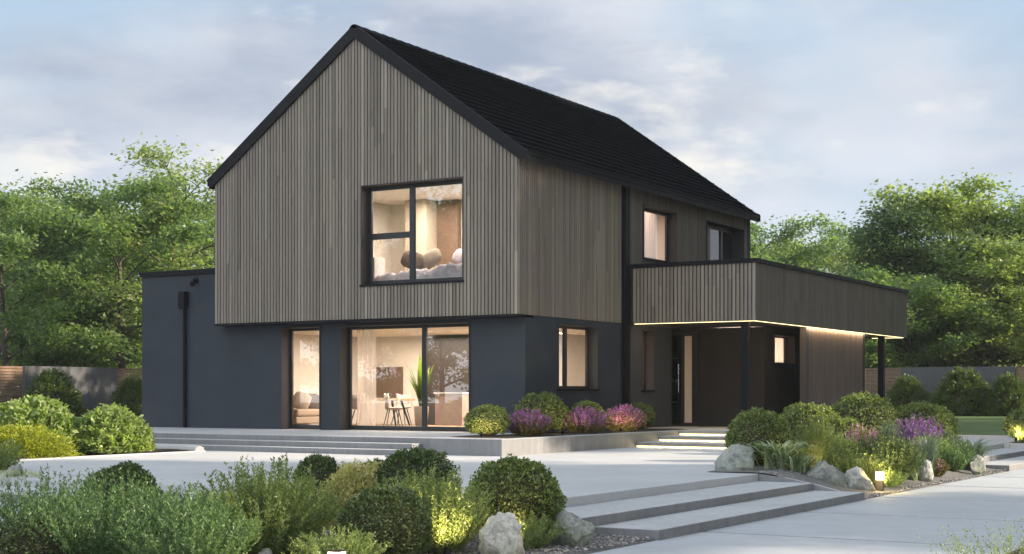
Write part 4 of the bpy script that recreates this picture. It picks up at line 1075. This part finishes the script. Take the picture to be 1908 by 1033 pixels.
blades('blue_fountain_grass', (9.95, 1.2, -.60), 'blue-grey arching fountain of long blades at the end of the bed', M['lf_blue'], 160, .72, .85, .036, .6)
blades('variegated_grass', (9.95, -2.95, -.64), 'short cream striped tuft beside the upright beige rock', M['lf_strap'], 40, .3, .25, .02, .6)
flowerbush((8.95, -2.75, -.48), .8, .92, M['fl_pink'], M['lf_red'], 'pale pink flowering bush with reddish stems', 90)
flowerbush((8.85, 1.2, -.46), 1.3, .98, M['fl_purple'], M['lf_boxdk'], 'big violet flowering bush in the middle of the right bed', 170)
flowerbush((9.45, -.6, -.58), .6, .66, M['fl_purple'], M['lf_feadk'], 'small violet flowering bush trailing below the big one', 60)
flowerbush((9.9, -1.5, -.63), .5, .38, M['fl_pink'], M['lf_red'], 'low salmon pink flowers behind the upright rock', 50)
feather((9.75, -3.9, -.62), 1.0, 'dense dark green shrub right of the glowing square lamp', M['lf_boxdk'], 300, 90, 1.0, .56, .046, .3, 'green_shrub', 'green shrubs of the right bed')
feather((9.35, -4.45, -.60), 1.0, 'low fresh green shrub between the boulders and the dark shrub', M['lf_fea'], 220, 65, .62, .52, .042, .5, 'green_shrub', 'green shrubs of the right bed')
feather((9.3, .4, -.55), 1.0, 'fresh green shrub below the violet flowers', M['lf_fea'], 220, 65, .7, .52, .042, .5, 'green_shrub', 'green shrubs of the right bed')
feather((10.05, -4.6, -.64), 1.0, 'small light green shrub at the foot of the dark shrub', M['lf_light'], 70, 40, .32, .3, .03, .6, 'green_shrub', 'green shrubs of the right bed')
feather((8.6, -3.6, -.42), 1.0, 'grey-green shrub filling the middle of the right bed behind the tall pale grass', M['lf_fea'], 220, 65, .8, .55, .045, .4, 'green_shrub', 'green shrubs of the right bed')
feather((9.6, -2.9, -.58), 1.0, 'dark green shrub between the dense shrub and the upright grass', M['lf_feadk'], 220, 70, .72, .5, .042, .4, 'green_shrub', 'green shrubs of the right bed')
feather((9.75, .2, -.60), 1.0, 'green shrub behind the upright grey-green grass', M['lf_feadk'], 200, 65, .6, .45, .042, .4, 'green_shrub', 'green shrubs of the right bed')
feather((9.1, 1.6, -.5), 1.0, 'dark green shrub under the big violet bush', M['lf_boxdk'], 220, 65, .72, .6, .045, .4, 'green_shrub', 'green shrubs of the right bed')
feather((8.3, -4.6, -.36), 1.0, 'low olive shrub tucked against the big clipped ball', M['lf_fea'], 160, 60, .5, .45, .042, .5, 'green_shrub', 'green shrubs of the right bed')
# far right bed
place('round_shrub', [('foliage', ball_mesh('far_shrub_leaves', M['lf_box'], 6000, .06, .8)), ('branch_core', core_mesh('branch_core', M['twig'], .8, .42))], (9.2, 10.6, -.31), (1.5, 1.5, 1.1), 'round green shrub with a golden base beside the driveway steps', 'shrub')
blades('ornamental_grass', (9.05, 9.85, -.31), 'golden lit grass in front of the round shrub at the far right', M['lf_grass'], 260, .62, .45, .014, .3, .4)
blades('variegated_grass', (10.1, 9.9, -.31), 'pale striped tuft beside the white pointed rock', M['lf_strap'], 60, .5, .5, .03, .7)
# bottom right
feather((14.45, -16.1, -.68), 1.0, 'loose light green wiry bush in the bottom right corner', M['lf_fea'], 160, 34, .56, .5, .022, 1.2, 'wiry_bush', None)
# junipers by the fences
JUN = spray_mesh('juniper_needles', M['lf_jun'], 620, 30, 1.0, .6, .06)
JC = MB(); JC.lathe([(.44, .0), (.43, .25), (.34, .55), (.18, .8), (0, .88)], seg=18)
jo = JC.build('juniper_core', M['twig']); JCORE = jo.data; bpy.data.objects.remove(jo)
for (x, y, d, h, lab) in (
    (-28.9, 6.6, 1.9, 1.48, 'small dark juniper mound against the far left slat fence'), (-28.8, 11.7, 2.5, 1.75, 'largest dark juniper mound against the left concrete wall'),
    (-28.4, 15.6, 1.8, 1.55, 'dark juniper mound beside the annex corner'),
    (-.2, 31.8, 2.1, 1.55, 'dark juniper mound in front of the right concrete wall, next to the canopy post'), (2.05, 31.9, 2.9, 1.82, 'widest dark juniper mound in front of the right concrete wall'),
    (3.9, 31.6, 2.0, 1.6, 'juniper mound cut by the right edge'), (-2.1, 31.4, 1.2, 1.1, 'small juniper mound behind the boarded screen')):
    place('juniper', [('foliage', JUN), ('branch_core', JCORE)], (x, y, 0.0), (d/1.2, d/1.2, h), lab, 'bush', 'dark juniper mounds along the fences')

# ------------------------------------------------------------------ trees
TREES = {}
rng = np.random.default_rng(11); random.seed(11)
def mk(key, *a, **k):
    w, me = tree_parts(key + '_leaves', *a, **k)
    o = w.build(key + '_wood', M['bark']); wm = o.data; bpy.data.objects.remove(o); TREES[key] = (wm, me)
mk('broad', M['lf_tree'], 10, 8.2, limbs=18, subs=8, per=50, leaf=.22, flat=.48)
mk('gold', M['lf_tree2'], 10, 7.6, limbs=18, subs=8, per=48, leaf=.24, low=.1, flat=.48)
mk('airy', M['lf_tree2'], 10, 7.4, limbs=15, subs=6, per=40, leaf=.2, low=.25, airy=.85, flat=.5)
mk('slender', M['lf_dark'], 10, 4.8, limbs=24, subs=7, per=56, leaf=.18, low=.1, shape='tall', flat=.45)
mk('bushy', M['lf_tree'], 10, 11, limbs=16, subs=9, per=66, leaf=.32, low=.02, flat=.6)
def tree(key, px, d, top, label, group=None, wide=1.0, xy=None):
    # px: viewing bearing of the trunk, d: distance straight ahead, top: height of the crown in metres
    if xy is None:
        l = (px-954)/2720*d
        xy = (17.286 - .5193*d + .8546*l, -28.698 + .8546*d + .5193*l)
    wm, me = TREES[key]; s = top/10.3
    return place('tree', [('trunk', wm), ('crown', me)], (xy[0], xy[1], -.05), (s*wide, s*wide, s), label, 'tree', group)
GL = 'trees behind the left fence'; GR = 'trees behind the right fence'
tree('airy', 322, 69, 12.2, 'tall airy yellow-green tree next to the left roof edge, sky showing through', GL)
tree('broad', 228, 68, 10.6, 'broad green tree with a thick dark trunk behind the left concrete wall', GL, 1.05)
tree('broad', 120, 73, 10.9, 'green tree with a rounded top between the airy tree and the left edge', GL)
tree('broad', 12, 66, 9.6, 'leaning green tree at the left edge behind the slat fence', GL)
tree('gold', 60, 96, 13.6, 'hazy pale tree rising furthest back at the left', GL, 1.2)
tree('gold', -70, 82, 12.6, 'pale tree furthest to the left, mostly out of view', GL)
tree('broad', 405, 78, 11.6, 'green tree peeping out beside the left eave', GL)
tree('gold', 175, 86, 11.2, 'yellowish tree between the broad ones at the back left', GL)
tree('broad', 280, 84, 10.4, 'green tree behind the thick dark trunk', GL)
tree('slender', 1652, 72, 11.0, 'slender dark green tree in front of the golden trees at the right', GR, 1.15)
tree('gold', 1775, 74, 11.3, 'tall yellow-green tree with the highest crown at the right', GR, 1.0)
tree('gold', 1905, 71, 10.7, 'yellow-green tree cut by the right edge', GR)
tree('broad', 2010, 72, 10.6, 'green tree just past the right edge', GR)
tree('gold', 1850, 84, 11.8, 'yellow-green tree behind the two tallest ones at the right', GR)
tree('broad', 1558, 96, 11.6, 'hazy rounded tree left of the slender one', GR)
tree('gold', 1478, 104, 11.6, 'hazy pale tree above the balcony edge', GR)
tree('broad', 1412, 86, 11.3, 'green tree peeping out behind the right roof end', GR)
tree('airy', 1620, 90, 10.2, 'pale airy tree behind the slender one', GR)
tree('broad', 1330, 100, 11.0, 'green tree hidden behind the house roof', GR)
tree('gold', 1835, 68.5, 7.6, 'lower spreading yellow-green tree above the right concrete wall', GR, 1.35)
tree('broad', 1700, 67.5, 6.6, 'low green tree just behind the right concrete wall', GR, 1.3)
tree('broad', 1600, 68.5, 5.8, 'low green tree seen under the balcony end', GR, 1.3)
tree('gold', 1935, 67, 5.6, 'low yellow-green tree above the far right slat fence', GR, 1.3)
k = 0
for (px, d, top, lab) in ((40, 70.5, 4.6, 'dense low thicket bush behind the far left slat fence'), (150, 71.5, 4.8, 'dense low thicket bush above the left concrete wall'), (255, 73, 4.8, 'dense low thicket bush beside the annex corner'),
        (1660, 71, 4.4, 'dense thicket bush behind the canopy posts'), (1770, 71.5, 4.8, 'dense thicket bush above the right concrete wall'), (1890, 70.5, 4.6, 'dense thicket bush above the right slat fence'),
        (95, 88, 7, 'big thicket bush deep between the left trees'), (215, 92, 7, 'big thicket bush far behind the left wall'), (1520, 92, 7, 'big thicket bush far behind the balcony'), (1640, 95, 7.5, 'big thicket bush far behind the slender tree'), (1740, 92, 7.5, 'big thicket bush deep between the right trees'), (1850, 95, 7.5, 'big thicket bush far behind the right trees'), (1440, 95, 7.5, 'big thicket bush behind the roof end'), (320, 95, 7, 'big thicket bush behind the airy tree'), (10, 95, 7, 'big thicket bush far behind the left edge')):
    wm, me = TREES['bushy']; l = (px-954)/2720*d
    xy = (17.286 - .5193*d + .8546*l, -28.698 + .8546*d + .5193*l); s = top/9.5
    place('thicket_bush', [('trunk', wm), ('foliage', me)], (xy[0], xy[1], -.05), (s, s, s), lab, 'bush', 'thicket bushes behind the fences')
# trees standing right of the path and behind the viewer: they shade the house side and show in the panes; the tallest and the one behind the house are added to block sun
GO = 'garden trees around the property outside the view'
for (x, y, h, kk) in ((20.0, 12.7, 15.5, 'bushy'), (20.6, 20.3, 18, 'bushy'), (22.5, 14.6, 21, 'bushy'), (23.5, 22.5, 22, 'bushy'), (-17.3, 19.7, 11, 'bushy'), (25.3, -2.9, 12.5, 'bushy'), (31.1, -1.2, 14.5, 'bushy'), (36.4, 1.7, 16.5, 'bushy'), (25.8, 18.0, 17, 'bushy'), (22.3, 27.7, 18.5, 'bushy'),
                  (-20, -33, 10, 'bushy'), (-26, -34, 11, 'bushy'), (-33, -41, 12, 'bushy'), (-30, -30, 10, 'bushy'), (-14, -40, 11, 'bushy'), (30, -52, 11, 'broad'), (44, -28, 12, 'broad'), (12, -58, 12, 'broad')):
    tree(kk, 0, 0, h, 'tall leafy garden tree out of view, placed for shade and reflections', GO, (.6 if h > 20 else .75) if kk == 'bushy' else 1.0, (x, y))

# thin evening haze
m, nt, out = new_mat('haze_air'); pv = N(nt, 'ShaderNodeVolumePrincipled'); pv.inputs['Color'].default_value = (.93, .96, 1, 1); pv.inputs['Density'].default_value = HAZE; pv.inputs['Anisotropy'].default_value = .3
L(nt, pv.outputs[0], out.inputs['Volume'])
mb = MB(); mb.box((-410, -210, -1.9), (310, 410, 24)); hz = mb.build('haze', m); hz['kind'] = 'stuff'
# ------------------------------------------------------------------ light, sky, camera
EL, AZX, AZY = 21.0, .91, .41                     # sun stands low over the right-hand trees
sd = bpy.data.lights.new('sun', 'SUN'); sd.energy = 5.0; sd.angle = R_(1.0); sd.color = (1, .86, .68)
so = bpy.data.objects.new('sun', sd); col.objects.link(so)
d = Vector((AZX, AZY, math.tan(R_(EL)))).normalized()
so.rotation_euler = d.to_track_quat('Z', 'Y').to_euler(); so.location = d*80
w = bpy.data.worlds.new('World'); sc.world = w; w.use_nodes = True
nt = w.node_tree
for n_ in list(nt.nodes): nt.nodes.remove(n_)
out = nt.nodes.new('ShaderNodeOutputWorld'); bg = nt.nodes.new('ShaderNodeBackground'); L(nt, bg.outputs[0], out.inputs[0])
sky = nt.nodes.new('ShaderNodeTexSky'); sky.sky_type = 'NISHITA'; sky.sun_disc = False
sky.sun_elevation = R_(EL); sky.sun_rotation = math.atan2(AZX, AZY); sky.altitude = 0; sky.air_density = 1.0; sky.dust_density = 1.2; sky.ozone_density = 1.4
tc = nt.nodes.new('ShaderNodeTexCoord')
sep = N(nt, 'ShaderNodeSeparateXYZ'); L(nt, tc.outputs['Generated'], sep.inputs[0])
vec = mapped(nt, tc.outputs['Generated'], (1, 1, 2.6))
c1 = noise(nt, mapped(nt, vec, (1, 1, 1), (3.1, .4, .2)), 2.9, 7, .52)
c2 = noise(nt, mapped(nt, vec, (1, 1, 1), (7.3, 2.2, 1.0)), 4.6, 7, .55)
body = mixc(nt, ramp(nt, c2, [(.38, (0,)*3), (.62, (1,)*3)]), (2.5, 2.92, 3.7), (4.3, 4.55, 5.05))
low = ramp(nt, sep.outputs[2], [(.05, (1,)*3), (.19, (0,)*3)])
body = mixc(nt, low, body, (5.6, 6.0, 6.6))
c3 = noise(nt, mapped(nt, vec, (1, 1, 1), (1.7, 5.2, 3.0)), 5.2, 8, .58)
body = mixc(nt, ramp(nt, c3, [(.53, (0,)*3), (.63, (.85,)*3)]), body, (6.2, 6.0, 5.6))
cover = ramp(nt, c1, [(.38, (.1,)*3), (.54, (1,)*3)])
blue = mixc(nt, .65, sky.outputs[0], (3.4, 4.4, 5.4))
# unseen sky overhead and behind the viewer boosted to light court and gable
up = ramp(nt, sep.outputs[2], [(.2, (1,)*3), (.6, (1.25, 1.25, 1.25))])
south = N(nt, 'ShaderNodeMath', operation='MULTIPLY'); south.inputs[1].default_value = -1.0; L(nt, sep.outputs[1], south.inputs[0])
back = ramp(nt, south.outputs[0], [(.0, (1,)*3), (.7, (2.35, 2.3, 2.2))])
cl_ = mixc(nt, 1.0, mixc(nt, cover, blue, body), up, 'MULTIPLY')
L(nt, mixc(nt, 1.0, cl_, back, 'MULTIPLY'), bg.inputs[0])
east = ramp(nt, sep.outputs[0], [(.1, (1,)*3), (.6, (.6, .6, .61))])  # unseen sky on the right dimmed to darken the side walls
L(nt, mixc(nt, 1.0, mixc(nt, 1.0, cl_, back, 'MULTIPLY'), east, 'MULTIPLY'), bg.inputs[0])
bg.inputs[1].default_value = .085

cam = bpy.data.cameras.new('camera'); co_ = bpy.data.objects.new('camera', cam); col.objects.link(co_)
cam.sensor_width = 36; cam.lens = 2720/1908*36; cam.shift_x = 0; cam.shift_y = (735-516.5)/1908
cam.clip_start = .1; cam.clip_end = 3000
co_.location = (17.286, -28.698, .9); co_.rotation_euler = (R_(90), 0, .546)
sc.camera = co_
sc.view_settings.view_transform = 'Standard'; sc.view_settings.look = 'None'; sc.view_settings.gamma = 1.0
sc.view_settings.exposure = 0.97
sc.cycles.use_denoising = True
sc.cycles.max_bounces = 8; sc.cycles.transparent_max_bounces = 12; sc.cycles.sample_clamp_indirect = 6
